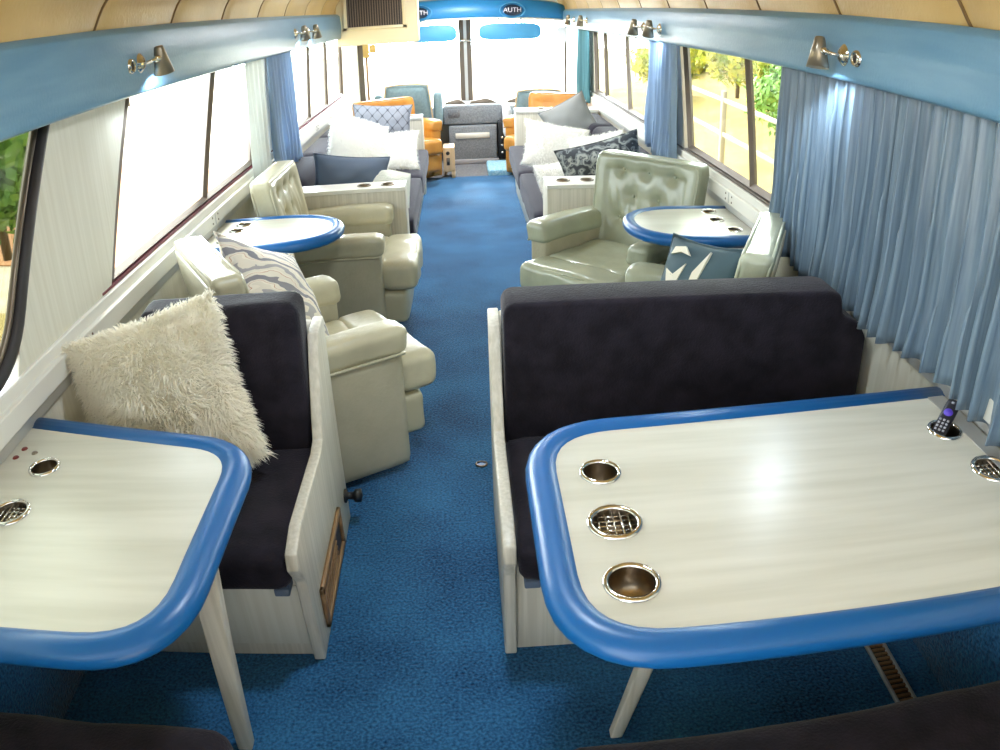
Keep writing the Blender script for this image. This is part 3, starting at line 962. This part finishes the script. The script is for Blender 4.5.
GC = 'white end cabinets of the sofas'
end_cabinet(-1.13, -0.325, 4.26, 4.43, 0.655, 'white end cabinet behind the left armchair, two cup holders on top', GC, 2, 1)
end_cabinet(0.45, 1.20, 4.20, 4.43, 0.645, 'white end cabinet right of the aisle behind the tufted armchair', GC, 2, -1)
end_cabinet(-1.13, -0.34, 6.90, 7.10, 0.70, 'far white end cabinet in front of the left amber armchair', GC, 2, 1)
end_cabinet(0.47, 1.20, 6.90, 7.12, 0.72, 'far white end cabinet in front of the right amber armchair', GC, 2, -1)


# ------------------------------------------------------------ pillows
def pillow_pts(wd, ht, th, n=18, seed=0, wr=0.012, pinch=0.07):
    vs = []; idx = {}
    for sgn in (1, -1):
        for j in range(n + 1):
            for i in range(n + 1):
                u = -1 + 2 * i / n; v = -1 + 2 * j / n
                edge = abs(u) == 1 or abs(v) == 1
                if edge and sgn == -1: idx[(sgn, i, j)] = idx[(1, i, j)]; continue
                x = wd / 2 * u * (1 - pinch * (1 - v * v)); z = ht / 2 * v * (1 - pinch * (1 - u * u))
                t = th / 2 * (max(0, (1 - u ** 4) * (1 - v ** 4))) ** 0.6 * (0.55 + 0.45 * (1 - u * u) * (1 - v * v))
                nz = noise.noise(Vector((u * 2.2 + seed, v * 2.2, sgn * 3))) * wr * (0 if edge else 1)
                y = -sgn * (t + nz)
                idx[(sgn, i, j)] = len(vs); vs.append(Vector((x, y, z)))
    fs = []
    for sgn in (1, -1):
        for j in range(n):
            for i in range(n):
                f = [idx[(sgn, i, j)], idx[(sgn, i + 1, j)], idx[(sgn, i + 1, j + 1)], idx[(sgn, i, j + 1)]]
                fs.append(f if sgn == 1 else f[::-1])
    return vs, fs


def pillow(loc, rot, wd, ht, th, m, label, group=None, fur=0, furlen=0.03, seed=0, wr=0.012, bend=0.0, pinch=0.10):
    vs, fs = pillow_pts(wd, ht, th, 18, seed, wr, pinch)
    if bend: vs = [Vector((v.x, v.y + bend * (v.z ** 2) - bend * 0.3 * v.x ** 2, v.z)) for v in vs]
    b = MB(); b.add(vs, fs, m, True)
    if not fur:
        n = 18
        rim = [Vector((wd / 2 * u * (1 - pinch * (1 - v * v)), 0, ht / 2 * v * (1 - pinch * (1 - u * u)))) for (u, v) in
               [(-1 + 2 * i / n, -1) for i in range(n)] + [(1, -1 + 2 * i / n) for i in range(n)] + [(1 - 2 * i / n, 1) for i in range(n)] + [(-1, 1 - 2 * i / n) for i in range(n)]]
        if bend: rim = [Vector((v.x, v.y + bend * (v.z ** 2) - bend * 0.3 * v.x ** 2, v.z)) for v in rim]
        b.tube(rim, 0.004, m, 5, closed=True)
    r = random.Random(seed + 50)
    if fur:
        tris = []
        for f in fs:
            a = vs[f[0]]; nrm = (vs[f[1]] - a).cross(vs[f[3]] - a)
            ar = nrm.length
            if ar > 1e-9: tris.append((f, nrm.normalized(), ar))
        tot = sum(t[2] for t in tris); V = []; F = []
        flip = -1
        for (f, nrm, ar) in tris:
            k = ar / tot * fur; k = int(k) + (r.random() < k - int(k))
            cen = (vs[f[0]] + vs[f[2]]) / 2
            if nrm.dot(Vector((0, cen.y, 0))) < 0: nrm = -nrm
            for _ in range(k):
                u, v = r.random(), r.random()
                p = (vs[f[0]] * (1 - u) + vs[f[1]] * u) * (1 - v) + (vs[f[3]] * (1 - u) + vs[f[2]] * u) * v
                cl = noise.noise_vector(p * 16) * 1.1 + noise.noise_vector(p * 40 + Vector((5, 0, 0))) * 0.6
                rad = Vector((p.x, 0, p.z)) * (1.2 if max(abs(p.x) / wd, abs(p.z) / ht) > 0.4 else 0.2)
                d = (nrm + cl + rad * 2 + Vector((r.uniform(-.4, .4), r.uniform(-.4, .4), r.uniform(-.5, .3)))).normalized()
                L = furlen * r.uniform(0.6, 1.25)
                sd = d.cross(Vector((r.uniform(-1, 1), r.uniform(-1, 1), r.uniform(-1, 1)))).normalized() * furlen * 0.06
                mid = p + d * L * 0.55; tip = p + d * L + Vector((0, 0, -L * 0.3)) + cl * L * 0.2
                o = len(V); V += [p - sd, p + sd, mid + sd * 0.8, mid - sd * 0.8, tip]
                F += [(o, o + 1, o + 2, o + 3), (o + 3, o + 2, o + 4)]
        b.add(V, F, m, True)
    o = b.build('pillow', None, loc, tuple(R(q) for q in rot))
    tag(o, label, 'pillow', group)
    return o


# rot = (tilt back, roll in its own plane, yaw)
pillow((-0.85, 1.83, 0.65), (-20, -13, 8), 0.46, 0.46, 0.17, 'furwarm', 'large shaggy white fur pillow on the left dinette bench', fur=26000, furlen=0.030, seed=1, pinch=0.07)
pillow((-0.66, 2.54, 0.655), (-32, 26, face(0.85, -0.3) * 180 / PI), 0.52, 0.46, 0.17, 'printbatik', 'pillow printed with grey and rust squiggles on the left armchair behind the bench', seed=2)
pt = pillow((0.81, 2.60, 0.615), (-26, -6, face(-0.85, -0.4) * 180 / PI), 0.40, 0.36, 0.12, 'tealcloth', 'dark teal pillow with cream leaf shapes on the armchair behind the right bench', seed=3)
GS = 'pillows on the left sofa'; GR = 'pillows on the right sofa'
pillow((-0.68, 4.66, 0.63), (-12, 8, 8), 0.46, 0.30, 0.15, 'slateblue', 'plain slate-blue pillow on the left sofa behind the white end cabinet', GS, seed=4)
pillow((-0.70, 5.30, 0.69), (-16, 22, 42), 0.48, 0.46, 0.20, 'fur', 'tall white fur pillow leaning diagonally in the middle of the left sofa', GS, fur=5000, furlen=0.026, seed=5, pinch=0.02)
pillow((-0.66, 6.62, 0.70), (-18, 4, 4), 0.50, 0.32, 0.13, 'lattice', 'grey pillow with a lattice pattern against the far left end cabinet', GS, seed=6)
pillow((-0.56, 6.02, 0.56), (-42, 0, 0), 0.46, 0.36, 0.14, 'fur', 'white fluffy pillow lying in front of the grey lattice pillow', GS, fur=4000, furlen=0.022, seed=7)
pillow((-0.45, 4.68, 0.55), (-25, 20, 30), 0.28, 0.26, 0.13, 'boucle', 'small cream textured pillow right of the slate-blue pillow', GS, seed=8, pinch=0.02)
pillow((0.86, 6.30, 0.70), (-15, -28, -10), 0.40, 0.36, 0.13, 'pillowgrey', 'plain grey pillow standing on a corner at the far end of the right sofa', GR, seed=9)
pillow((0.68, 5.70, 0.60), (-35, 12, 4), 0.50, 0.38, 0.15, 'fur', 'big white fluffy pillow in the middle of the right sofa', GR, fur=5000, furlen=0.022, seed=10)
pillow((0.90, 5.25, 0.62), (-30, -12, -20), 0.40, 0.30, 0.13, 'fur', 'second white fluffy pillow, close to the wall behind the leaf-print pillow', GR, fur=3500, furlen=0.022, seed=11)
pillow((0.84, 4.66, 0.64), (-14, -16, -8), 0.52, 0.36, 0.18, 'printleaf', 'dark grey pillow with a leaf print behind the tufted armchair', GR, seed=12)
pillow((0.57, 4.80, 0.53), (-30, 0, 30), 0.26, 0.26, 0.12, 'fur', 'white fluffy pillow half hidden behind the leaf-print pillow', GR, fur=2500, furlen=0.02, seed=13)
# leaf shapes on the teal pillow
def leaf(pts, name='leaf_motif'):
    b = MB(); P = []
    for (x, z) in pts:
        x *= 0.80; z *= 0.80
        u = x / 0.2; v = z / 0.2
        t = 0.06 * (max(0, (1 - u ** 4) * (1 - v ** 4))) ** 0.6 * (0.55 + 0.45 * (1 - u * u) * (1 - v * v))
        P.append(Vector((x, -t - 0.004, z)))
    n = len(P); c = sum(P, Vector()) / n
    b.add(P + [p + Vector((0, 0.01, 0)) for p in P], [t for t in tessellate_polygon([P])] + [(i, (i + 1) % n, n + (i + 1) % n, n + i) for i in range(n)], 'creamprint')
    b.build(name, pt)
leaf([(-0.17, -0.10), (-0.11, -0.02), (-0.15, 0.05), (-0.08, 0.03), (-0.02, 0.09), (-0.04, 0.0), (0.0, -0.05), (-0.07, -0.05), (-0.10, -0.12)])
leaf([(-0.03, -0.16), (0.03, -0.05), (0.04, 0.06), (0.09, 0.17), (0.085, 0.05), (0.06, -0.07), (0.01, -0.16)])
leaf([(0.04, -0.16), (0.10, -0.05), (0.16, 0.02), (0.13, -0.08), (0.07, -0.16)])
leaf([(-0.16, 0.12), (-0.09, 0.14), (-0.02, 0.13), (-0.08, 0.17), (-0.15, 0.16)])


# ------------------------------------------------------------ reading lights on the valances
def reading_light(side, y, z, label, group, lit, jack=True, dirn=1):
    s = -1 if side == 'L' else 1
    X = (XL if side == 'L' else XR) - s * 0.10
    root = empty('reading_light', (X, y, z), 0, label, 'reading light', group)
    o = -s
    M0 = Matrix.Rotation(o * PI / 2, 4, 'Y')
    b = MB(); b.lathe([(0.0001, 0.018), (0.015, 0.016), (0.030, 0.005), (0.034, 0)], 'chrome', 20, xf=M0); b.build('mount_plate', root)
    b = MB(); b.tube(smooth_path([(0, 0, 0), (o * 0.035, 0.0, 0.0), (o * 0.05, dirn * 0.02, 0.006), (o * 0.05, dirn * 0.05, 0.006)], 5), 0.006, 'chrome', 8)
    b.lathe([(0.0001, -0.012), (0.012, -0.008), (0.014, 0), (0.012, 0.008), (0.0001, 0.012)], 'chrome', 12, (o * 0.05, dirn * 0.03, 0.006)); b.build('arm', root)
    aim = (Vector((o * 0.10, -0.15, -1)) if lit > 6 else Vector((o * 0.05, dirn * 0.2, -1))).normalized()
    q = aim.to_track_quat('-Z', 'Y').to_matrix().to_4x4()
    pos = Vector((o * 0.05, dirn * 0.07, 0.0))
    b = MB(); b.lathe([(0.0001, 0.050), (0.014, 0.048), (0.017, 0.042), (0.036, -0.048), (0.034, -0.048), (0.015, 0.038)], 'lampshade', 24, xf=Matrix.Translation(pos) @ q)
    sh = b.build('shade', root)
    b = MB(); b.lathe([(0.0001, -0.032), (0.010, -0.028), (0.014, -0.012), (0.008, 0.01), (0.0001, 0.012)], 'bulb' if lit else 'white', 14, xf=Matrix.Translation(pos) @ q)
    b.build('bulb', sh)
    if jack:
        b = MB(); T = Matrix.Translation((0, -0.085, -0.004)) @ M0
        b.lathe([(0.0001, 0.004), (0.016, 0.004), (0.017, 0.010), (0.022, 0.010), (0.026, 0.0)], 'chrome', 20, xf=T)
        b.lathe([(0.0001, 0.0055), (0.015, 0.0055)], 'darkhole', 20, xf=T)
        b.build('air_nozzle', root)
    if lit:
        l = bpy.data.lights.new('lamp_glow', 'SPOT'); l.energy = lit; l.color = (0.74, 0.87, 1.0); l.spot_size = R(160); l.spot_blend = 0.4; l.shadow_soft_size = 0.015
        lo = bpy.data.objects.new('lamp_glow', l); C.objects.link(lo); lo.parent = root
        lo.location = pos + aim * 0.05; lo.rotation_euler = (aim + Vector((0 if lit > 6 else -o * 0.25, 0, 0))).to_track_quat('-Z', 'Y').to_euler()
    return root


GL = 'chrome reading lights on the valances'
reading_light('L', 2.56, 1.515, 'chrome cone reading light on the left valance, nearest', GL, 4)
reading_light('L', 5.20, 1.52, 'left one of two chrome reading lights above the left curtain', GL, 4, False)
reading_light('L', 5.64, 1.52, 'right one of two chrome reading lights above the left curtain', GL, 4, False)
reading_light('R', 2.20, 1.49, 'chrome cone reading light on the right valance above the pleated curtain', GL, 6.5)
reading_light('R', 4.45, 1.49, 'right one of the pair of reading lights above the tufted armchair', GL, 4, False)
reading_light('R', 4.85, 1.49, 'left one of the pair of reading lights above the tufted armchair', GL, 4, False)
reading_light('R', 7.05, 1.50, 'right one of the two farthest reading lights on the right valance', GL, 4, False)
reading_light('R', 7.85, 1.50, 'farthest reading light on the right valance beside the blue header', GL, 4, False)


for (y, e, lab) in ((1.7, 1.5, 'added round fill lamp over the dinette tables'), (4.9, 9, 'added round fill lamp over the start of the sofas'), (6.4, 16, 'added round fill lamp over the middle of the sofas'), (7.9, 18, 'added round fill lamp over the driver area')):  # fill lamps added above the view to brighten the cabin towards the front
    root = empty('fill_lamp', (0.04, y, 1.985), 0, lab, 'fill lamp', 'added round fill lamps along the aisle')
    b = MB(); b.lathe([(0.0001, 0.0), (0.10, 0.0), (0.11, -0.02), (0.095, -0.025), (0.09, -0.012)], 'chrome', 28); b.build('rim', root)
    b = MB(); b.lathe([(0.09, -0.014), (0.06, -0.032), (0.0001, -0.04)], 'bulb', 28); b.build('diffuser', root)
    l = bpy.data.lights.new('fill_glow', 'AREA'); l.shape = 'DISK'; l.size = 0.2; l.energy = e; l.color = (1, 0.96, 0.9)
    lo = bpy.data.objects.new('fill_glow', l); C.objects.link(lo); lo.parent = root; lo.location = (0, 0, -0.05)


# ------------------------------------------------------------ front of the coach
# overhead cabinet with louvre
root = empty('overhead_cabinet', (-0.70, 7.45, 1.34), 0, 'cream overhead cabinet with a brown louvred vent hanging from the ceiling', 'cabinet')
b = MB(); b.bbox((-0.40, -0.15, 0), (0.34, 0.2, 0.66), 'cabinetcream', 0.02, 3)
b.build('body', root)
b = MB(); fr = [(-0.29, 0.16), (0.21, 0.20)]
b.bbox((-0.33, -0.162, 0.14), (0.25, -0.148, 0.17), 'cabinetcream', 0.004, 1); b.bbox((-0.33, -0.162, 0.14), (-0.29, -0.148, 0.60), 'cabinetcream', 0.004, 1)
b.bbox((0.205, -0.162, 0.14), (0.245, -0.148, 0.60), 'cabinetcream', 0.004, 1); b.bbox((-0.33, -0.162, 0.575), (0.25, -0.148, 0.60), 'cabinetcream', 0.004, 1)
b.build('vent_frame', root)
b = MB(); b.box((-0.29, -0.155, 0.17), (0.205, -0.1505, 0.575), 'darkhole')
for k in range(22):
    x = -0.285 + k * 0.0225; b.box((x, -0.163, 0.17), (x + 0.009, -0.153, 0.575), 'louver')
b.build('vent_louvre', root)
# header
root = empty('header_panel', (0.12, 8.80, 1.5), 0, 'curved blue header panel with oval badges above the windshield', 'header')
b = MB(); vs = []; n = 24
x0, x1 = -1.16, 1.04
for i in range(n + 1):
    u = i / n; x = x0 + (x1 - x0) * u; a = 1 - (2 * u - 1) ** 2
    zt_ = 0.14 + 0.09 * a ** 0.6; zb_ = -0.01 + 0.035 * a
    y = -0.10 * a
    vs += [(x, y, zb_), (x, y - 0.015, zb_ + 0.03), (x, y, zt_), (x, y + 0.12, zt_ + 0.02), (x, y + 0.12, zb_)]
fs = [(i * 5 + k, (i + 1) * 5 + k, (i + 1) * 5 + (k + 1) % 5, i * 5 + (k + 1) % 5) for i in range(n) for k in range(5)] + [(0, 1, 2, 3, 4), tuple(n * 5 + k for k in (4, 3, 2, 1, 0))]
b.add(vs, fs, 'blueheader', True); b.build('panel', root)
b = MB(); b.tube([(vs[i * 5][0], vs[i * 5][1] - 0.008, vs[i * 5][2] - 0.002) for i in range(n + 1)], 0.012, 'white', 8); b.build('piping', root)
def badge(x, y, z, text):
    bb = MB(); T = Matrix.Translation((x, y, z)) @ Matrix.Rotation(PI / 2, 4, 'X') @ Matrix.Diagonal((1.0, 0.62, 1, 1))
    bb.lathe([(0.0001, 0.008), (0.095, 0.008), (0.10, 0.0)], 'badgeblack', 32, xf=T)
    bb.lathe([(0.125, 0.004), (0.128, 0.010), (0.136, 0.010), (0.14, 0.0)], 'bluevisor', 32, xf=T)
    o = bb.build('badge', root)
    cu = bpy.data.curves.new('badge_text', 'FONT'); cu.body = text; cu.size = 0.072; cu.align_x = 'CENTER'; cu.align_y = 'CENTER'; cu.extrude = 0.003
    cu.materials.append(MATS['badgeletter'])
    tmp = bpy.data.objects.new('badge_text_curve', cu); C.objects.link(tmp)
    dg = bpy.context.evaluated_depsgraph_get(); me = bpy.data.meshes.new_from_object(tmp.evaluated_get(dg))
    bpy.data.objects.remove(tmp); bpy.data.curves.remove(cu)
    me.materials.clear(); me.materials.append(MATS['badgeletter'])
    to = bpy.data.objects.new('badge_lettering', me); C.objects.link(to); to.parent = o
    to.location = (x, y - 0.010, z); to.rotation_euler = (PI / 2, 0, 0)
badge(0.46, -0.108, 0.105, 'AUTH'); badge(-0.53, -0.108, 0.105, 'AUTH')


def visor(x, z, wd, label):
    root = empty('sun_visor', (x, 8.68, z), 0, label, 'sun visor', 'blue sun visors at the windshield')
    pts = []
    for k in range(40):
        q = 2 * PI * k / 40
        pts.append((wd / 2 * math.copysign(abs(math.cos(q)) ** 0.4, math.cos(q)), 0.085 * math.copysign(abs(math.sin(q)) ** 0.5, math.sin(q)) + 0.012 * (1 - (math.cos(q)) ** 2) * (math.sin(q) > 0)))
    b = MB(); b.prism(pts, 'y', -0.012, 0.012, 'bluevisor', r=0.004, seg=2); b.build('pad', root)
    for dx in (-0.12, 0.12):
        b = MB(); b.tube([(dx, 0, 0.08), (dx, 0.01, 0.15)], 0.006, 'chrome', 6); b.build('bracket', root)


visor(0.55, 1.37, 0.66, 'blue padded sun visor on the right of the centre post')
visor(-0.28, 1.37, 0.52, 'blue padded sun visor on the left of the centre post')
b = MB(); b.bbox((-0.06, -0.02, -0.012), (0.2 - 0.06, 0.0, 0.012), 'chrome', 0.004, 2)
tag(b.build('mirror_bar', None, (0.02, 9.18, 1.27)), 'small chrome bar on the windshield centre post', 'bracket')

# dashboard and console
root = empty('dashboard', (0.1, 8.8, -0.02), 0, 'grey dashboard running under the windshield', 'dashboard')
b = MB(); b.bbox((XL + 0.02 - 0.1, -0.22, 0.46), (XR - 0.02 - 0.1, 0.38, 0.60), 'dash', 0.02, 3); b.build('top_panel', root)
b = MB(); b.bbox((-0.29, -0.36, 0.42), (0.33, -0.2, 0.625), 'carpet_grey', 0.02, 3); b.build('front_fascia', root)
b = MB(); b.bbox((-0.24, -0.368, 0.50), (-0.12, -0.355, 0.585), 'mat_grey', 0.004, 1); b.build('glove_flap', root)
for (x, wdt) in ((-0.17, 0.12), (0.14, 0.16), (0.5, 0.1)):
    b = MB(); b.prism([(x - wdt, 0.60), (x + wdt, 0.60), (x + wdt * 0.7, 0.63), (x + 0.2 * wdt, 0.66), (x - wdt * 0.8, 0.625)], 'y', 0.0, 0.1, 'framebrown', r=0.005, seg=1); b.build('instrument_hood', root)
root = empty('engine_console', (0.12, 8.42, -0.02), 0, 'grey carpeted centre console box between the front seats', 'console')
b = MB(); b.bbox((-0.26, -0.03, 0.02), (0.25, 0.2, 0.41), 'carpet_grey', 0.015, 2); b.build('body', root)
b = MB(); b.bbox((-0.19, -0.04, 0.275), (0.17, -0.028, 0.335), 'white', 0.004, 1); b.build('plate', root)
b = MB(); b.bbox((-0.30, -0.06, 0.0), (0.27, 0.2, 0.05), 'dash', 0.01, 2); b.build('plinth', root)
b = MB(); b.bbox((0.26, -0.08, 0.05), (0.34, 0.2, 0.46), 'black', 0.01, 2)
for (z, yy) in ((0.12, -0.085), (0.2, -0.085), (0.28, -0.085)): b.lathe([(0.0001, 0.006), (0.012, 0.006), (0.014, 0)], 'chrome', 10, xf=Matrix.Translation((0.30, yy, z)) @ Matrix.Rotation(PI / 2, 4, 'X'))
b.build('switch_panel', root)
b = MB(); b.soft((-0.12, -0.24, 0), (0.12, 0.3, 0.07), 'carpet_pale', 0.02, n=6)
tag(b.build('carpeted_step', None, (0.36, 7.9, -0.02)), 'pale blue carpeted step at the front right of the aisle', 'step')


def coach_seat(x, y, w_, h_, wings, label):
    root = empty('driver_seat', (x, y, -0.02), 0, label, 'seat', 'grey-blue front seats')
    b = MB(); b.lathe([(0.16, 0), (0.16, 0.03), (0.05, 0.05), (0.05, 0.26)], 'black', 20); b.build('pedestal', root)
    b = MB(); b.soft((-w_ / 2, 0.0, 0.26), (w_ / 2, 0.48, 0.40), 'seatgreyblue', 0.04, n=8); b.build('seat_cushion', root)
    def shp(q): return Vector((q.x * (1 - 0.28 * max(0, (q.z - 0.5)) * 1.2), q.y - 0.10 * (q.z - 0.4), q.z))
    b = MB(); b.soft((-w_ / 2, -0.06, 0.34), (w_ / 2, 0.07, h_), 'seatgreyblue', 0.055, (0, 0.02, 0), 10, fn=shp)
    b.tube([shp(Vector(p)) for p in smooth_path([(-w_ / 2 + 0.0, -.055, .4), (-w_ / 2 + 0.0, -.055, h_ - .07), (-w_ / 2 + .06, -.055, h_ - 0.005), (w_ / 2 - .06, -.055, h_ - 0.005), (w_ / 2, -.055, h_ - .07), (w_ / 2, -.055, .4)], 6)], 0.008, 'boxwood', 6)
    b.build('backrest', root)
    if wings:
        for s in (-1, 1):
            b = MB(); b.soft((s * (w_ / 2 + 0.055) - 0.045, -0.03, 0.42), (s * (w_ / 2 + 0.055) + 0.045, 0.22, h_ - 0.10), 'seatgreyblue', 0.04, n=6); b.build('armrest', root)
    else:
        b = MB(); b.soft((-w_ / 2 - 0.12, -0.02, 0.30), (-w_ / 2 - 0.03, 0.3, 0.62), 'seatwhite', 0.04, n=6); b.build('armrest', root)


coach_seat(-0.545, 8.24, 0.50, 0.90, True, 'grey-blue driver seat with two armrests seen from behind, left of the console')
coach_seat(0.80, 8.24, 0.50, 0.80, False, 'grey-blue front seat right of the console, behind the amber armchair')

# wooden box with dials
root = empty('wooden_box', (-0.135, 7.64, 0), 0, 'narrow blond wooden box with dials standing on the floor by the left amber armchair', 'heater')
b = MB(); b.bbox((-0.055, -0.06, 0.06), (0.055, 0.2, 0.30), 'boxwood', 0.006, 2); b.bbox((0.02, -0.06, 0.0), (0.055, 0.2, 0.08), 'boxwood', 0.004, 1); b.bbox((-0.055, 0.1, 0.0), (-0.03, 0.2, 0.08), 'boxwood', 0.004, 1); b.build('body', root)
b = MB(); b.lathe([(0.0001, 0.012), (0.012, 0.012), (0.016, 0.004), (0.019, 0)], 'black', 20, xf=Matrix.Translation((-0.01, -0.06, 0.245)) @ Matrix.Rotation(PI / 2, 4, 'X')); b.build('dial', root)
b = MB(); b.bbox((-0.026, -0.066, 0.125), (0.008, -0.059, 0.20), 'louver', 0.003, 1); b.bbox((-0.02, -0.069, 0.132), (0.002, -0.064, 0.16), 'black', 0.002, 1); b.bbox((-0.02, -0.069, 0.168), (0.002, -0.064, 0.192), 'steel', 0.002, 1); b.build('switch_plate', root)
b = MB(); b.box((-0.02, 0.05, 0.3), (0.02, 0.062, 0.303), 'louver'); b.build('top_slot', root)

# pillar things at the front left
b = MB(); b.bbox((-0.03, -0.03, -0.08), (0.03, 0.03, 0.08), 'tan', 0.006, 2); b.bbox((0.035, -0.02, -0.035), (0.10, 0.02, 0.05), 'tan', 0.008, 2)
tag(b.build('wall_lamp', None, (-0.94, 8.2, 1.26)), 'small tan lamp box on the left front pillar', 'lamp')
b = MB(); b.tube([(0, 0, 0), (0, 0, 0.75)], 0.012, 'ventwood', 8)
tag(b.build('grab_pole', None, (-0.94, 8.2, 0.45)), 'thin brown upright grab pole at the left front pillar', 'pole')
b = MB(); hp = []
for k in range(30):
    q = 2 * PI * k / 30
    hp.append((0.028 * math.sin(q) ** 3, 0.0022 * (13 * math.cos(q) - 5 * math.cos(2 * q) - 2 * math.cos(3 * q) - math.cos(4 * q))))
b.prism(hp, 'x', 0, 0.006, 'heart')
tag(b.build('heart_sticker', None, (XL + 0.0005, 8.55, 1.27)), 'small brown heart decoration on the left front wall', 'decoration')
b = MB(); b.bbox((-0.05, -0.04, -0.08), (0.05, 0.04, 0.08), 'seatwhite', 0.008, 2)
tag(b.build('speaker', None, (1.10, 8.65, 1.33)), 'small white speaker box under the right end of the blue header', 'speaker')

# floor vent strip, floor ring
root = empty('floor_vent', (1.085, 1.3, 0), 0, 'metal heating vent strip in the carpet under the large table', 'vent')
b = MB(); b.bbox((-0.032, -0.30, 0), (-0.022, 0.30, 0.012), 'alu', 0.002, 1); b.bbox((0.022, -0.30, 0), (0.032, 0.30, 0.012), 'alu', 0.002, 1); b.build('frame', root)
b = MB(); b.box((-0.022, -0.3, 0.001), (0.022, 0.3, 0.003), 'darkhole')
for k in range(34): b.box((-0.022, -0.295 + k * 0.0175, 0.002), (0.022, -0.287 + k * 0.0175, 0.009), 'ventwood')
b.build('slats', root)
b = MB(); b.tube([(0.02 * math.cos(q * PI / 10), 0.016 * math.sin(q * PI / 10), 0.004) for q in range(20)], 0.004, 'bronze', 6, closed=True); b.lathe([(0.0001, 0.004), (0.018, 0.003)], 'blueedge', 16)
tag(b.build('floor_ring', None, (0.02, 2.46, 0.001)), 'small round pull ring in the aisle carpet beside the right bench', 'floor ring')
# small sockets under the sills
for (x, y, lab) in ((XL + 0.035, 4.05, 'small grey socket plate on the left sill rail above the armchair'), (XR - 0.035, 3.95, 'small grey socket plate on the right sill rail behind the tufted armchair')):
    b = MB(); b.bbox((-0.004, -0.035, -0.02), (0.004, 0.035, 0.02), 'bronze', 0.002, 1); b.bbox((-0.006, -0.02, -0.01), (0.006, 0.02, 0.01), 'alu', 0.002, 1)
    tag(b.build('wall_socket', None, (x, y, 0.765)), lab, 'socket')

# ------------------------------------------------------------ outside
b = MB(); b.box((-40, -20, -1.25), (40, 60, -1.15), 'gravel')
struct(b.build('ground'), 'pale bright ground outside the coach', 'ground')
b = MB(); b.prism([(-14, 12), (-4.2, 9), (-4.6, 15), (-14, 22)], 'z', -1.15, -1.135, 'orangepatch')
struct(b.build('dirt_patch'), 'orange dirt patch outside the left window', 'ground')
b = MB()
nx, ny = 24, 40; vs = []
for j in range(ny + 1):
    for i in range(nx + 1):
        x = 3.0 + i * 0.5; y = -4 + j * 0.75
        vs.append((x, y, -1.15 + max(0, (x - 3.4)) * 0.17 + noise.noise(Vector((x * 0.8, y * 0.8, 0))) * 0.25 * min(1, i / 3)))
fs = [(j * (nx + 1) + i, j * (nx + 1) + i + 1, (j + 1) * (nx + 1) + i + 1, (j + 1) * (nx + 1) + i) for j in range(ny) for i in range(nx)]
b.add(vs, fs, 'hillside', True); struct(b.build('hillside'), 'ochre grassy slope outside the right windows', 'hill')


def bush(x, y, z, r, m, label, group, seed):
    rr = random.Random(seed); b = MB(); V = []; F = []
    for _ in range(2600):
        d = Vector((rr.gauss(0, 1), rr.gauss(0, 1), rr.gauss(0, 1))).normalized(); k = r * rr.uniform(0.55, 1.0) * (1 + 0.35 * noise.noise(d * 2.5 + Vector((seed, 0, 0))))
        p = Vector((d.x * k, d.y * k, d.z * k * 0.85)); a = Vector((rr.uniform(-1, 1), rr.uniform(-1, 1), rr.uniform(-1, 1))).normalized(); c = a.cross(d).normalized(); l = rr.uniform(0.07, 0.12) * max(0.6, r)
        o = len(V); V += [p - a * l, p + c * l * 0.5, p + a * l, p - c * l * 0.5]; F.append((o, o + 1, o + 2, o + 3))
    b.add(V, F, m); root = empty('bush', (x, y, z), 0, label, 'bush', group)
    b.build('foliage', root)
    b = MB(); b.tube([(0, 0, -r * 1.1), (0, 0, 0)], 0.05, 'bark', 6)
    for k in range(5): q = k * 1.26; b.tube([(0, 0, -r * 0.4), (r * .5 * math.cos(q), r * .5 * math.sin(q), r * 0.3)], 0.025, 'bark', 5)
    b.build('branches', root)


GB = 'bushes outside the right windows'
for k, (x, y, z, r, m) in enumerate([(6.3, 17.6, 0.9, 1.1, 'leaf'), (5.3, 12.0, 0.35, 0.75, 'leaf2'), (6.6, 15.6, 0.75, 0.8, 'leaf'), (5.6, 21.5, 0.3, 1.0, 'leaf'), (8.0, 27, 0.9, 2.2, 'leaf'), (5.4, 8.3, 0.2, 0.8, 'leaf')]):
    bush(x, y, z, r, m, 'yellow-green bush growing on the slope beyond the right windows', GB, k)
for k, (x, y, z, r) in enumerate([(-9, 17.0, 1.0, 1.3), (-13, 30, 1.6, 2.2), (-4.6, 6.9, 0.75, 0.95)]):
    bush(x, y, z, r, 'leaf2', 'green bush standing outside the left windows', 'bushes outside the left windows', 20 + k)
b = MB(); b.prism([(-12, -4), (-2.8, -4), (-3.0, 7.2), (-12, 9)], 'z', -1.15, -1.13, 'hillside')
struct(b.build('dry_grass'), 'dry olive grass outside the nearest left window', 'ground')
root = empty('fence', (3.4, 7, -1.15), 0, 'weathered rail fence outside the right window', 'fence')
for k in range(6):
    b = MB(); y = -5 + k * 2.0; b.bbox((-0.035, y - 0.035, 0), (0.035, y + 0.035, 1.75 + 0.05 * (k % 2)), 'fencewood', 0.01, 1); b.build('post', root)
for z in (0.7, 1.15, 1.6):
    b = MB(); b.bbox((-0.02, -6, z - 0.03), (0.0, 6, z + 0.03), 'fencewood', 0.01, 1, xf=Matrix.Rotation(R(0.6), 4, 'X')); b.build('rail', root)
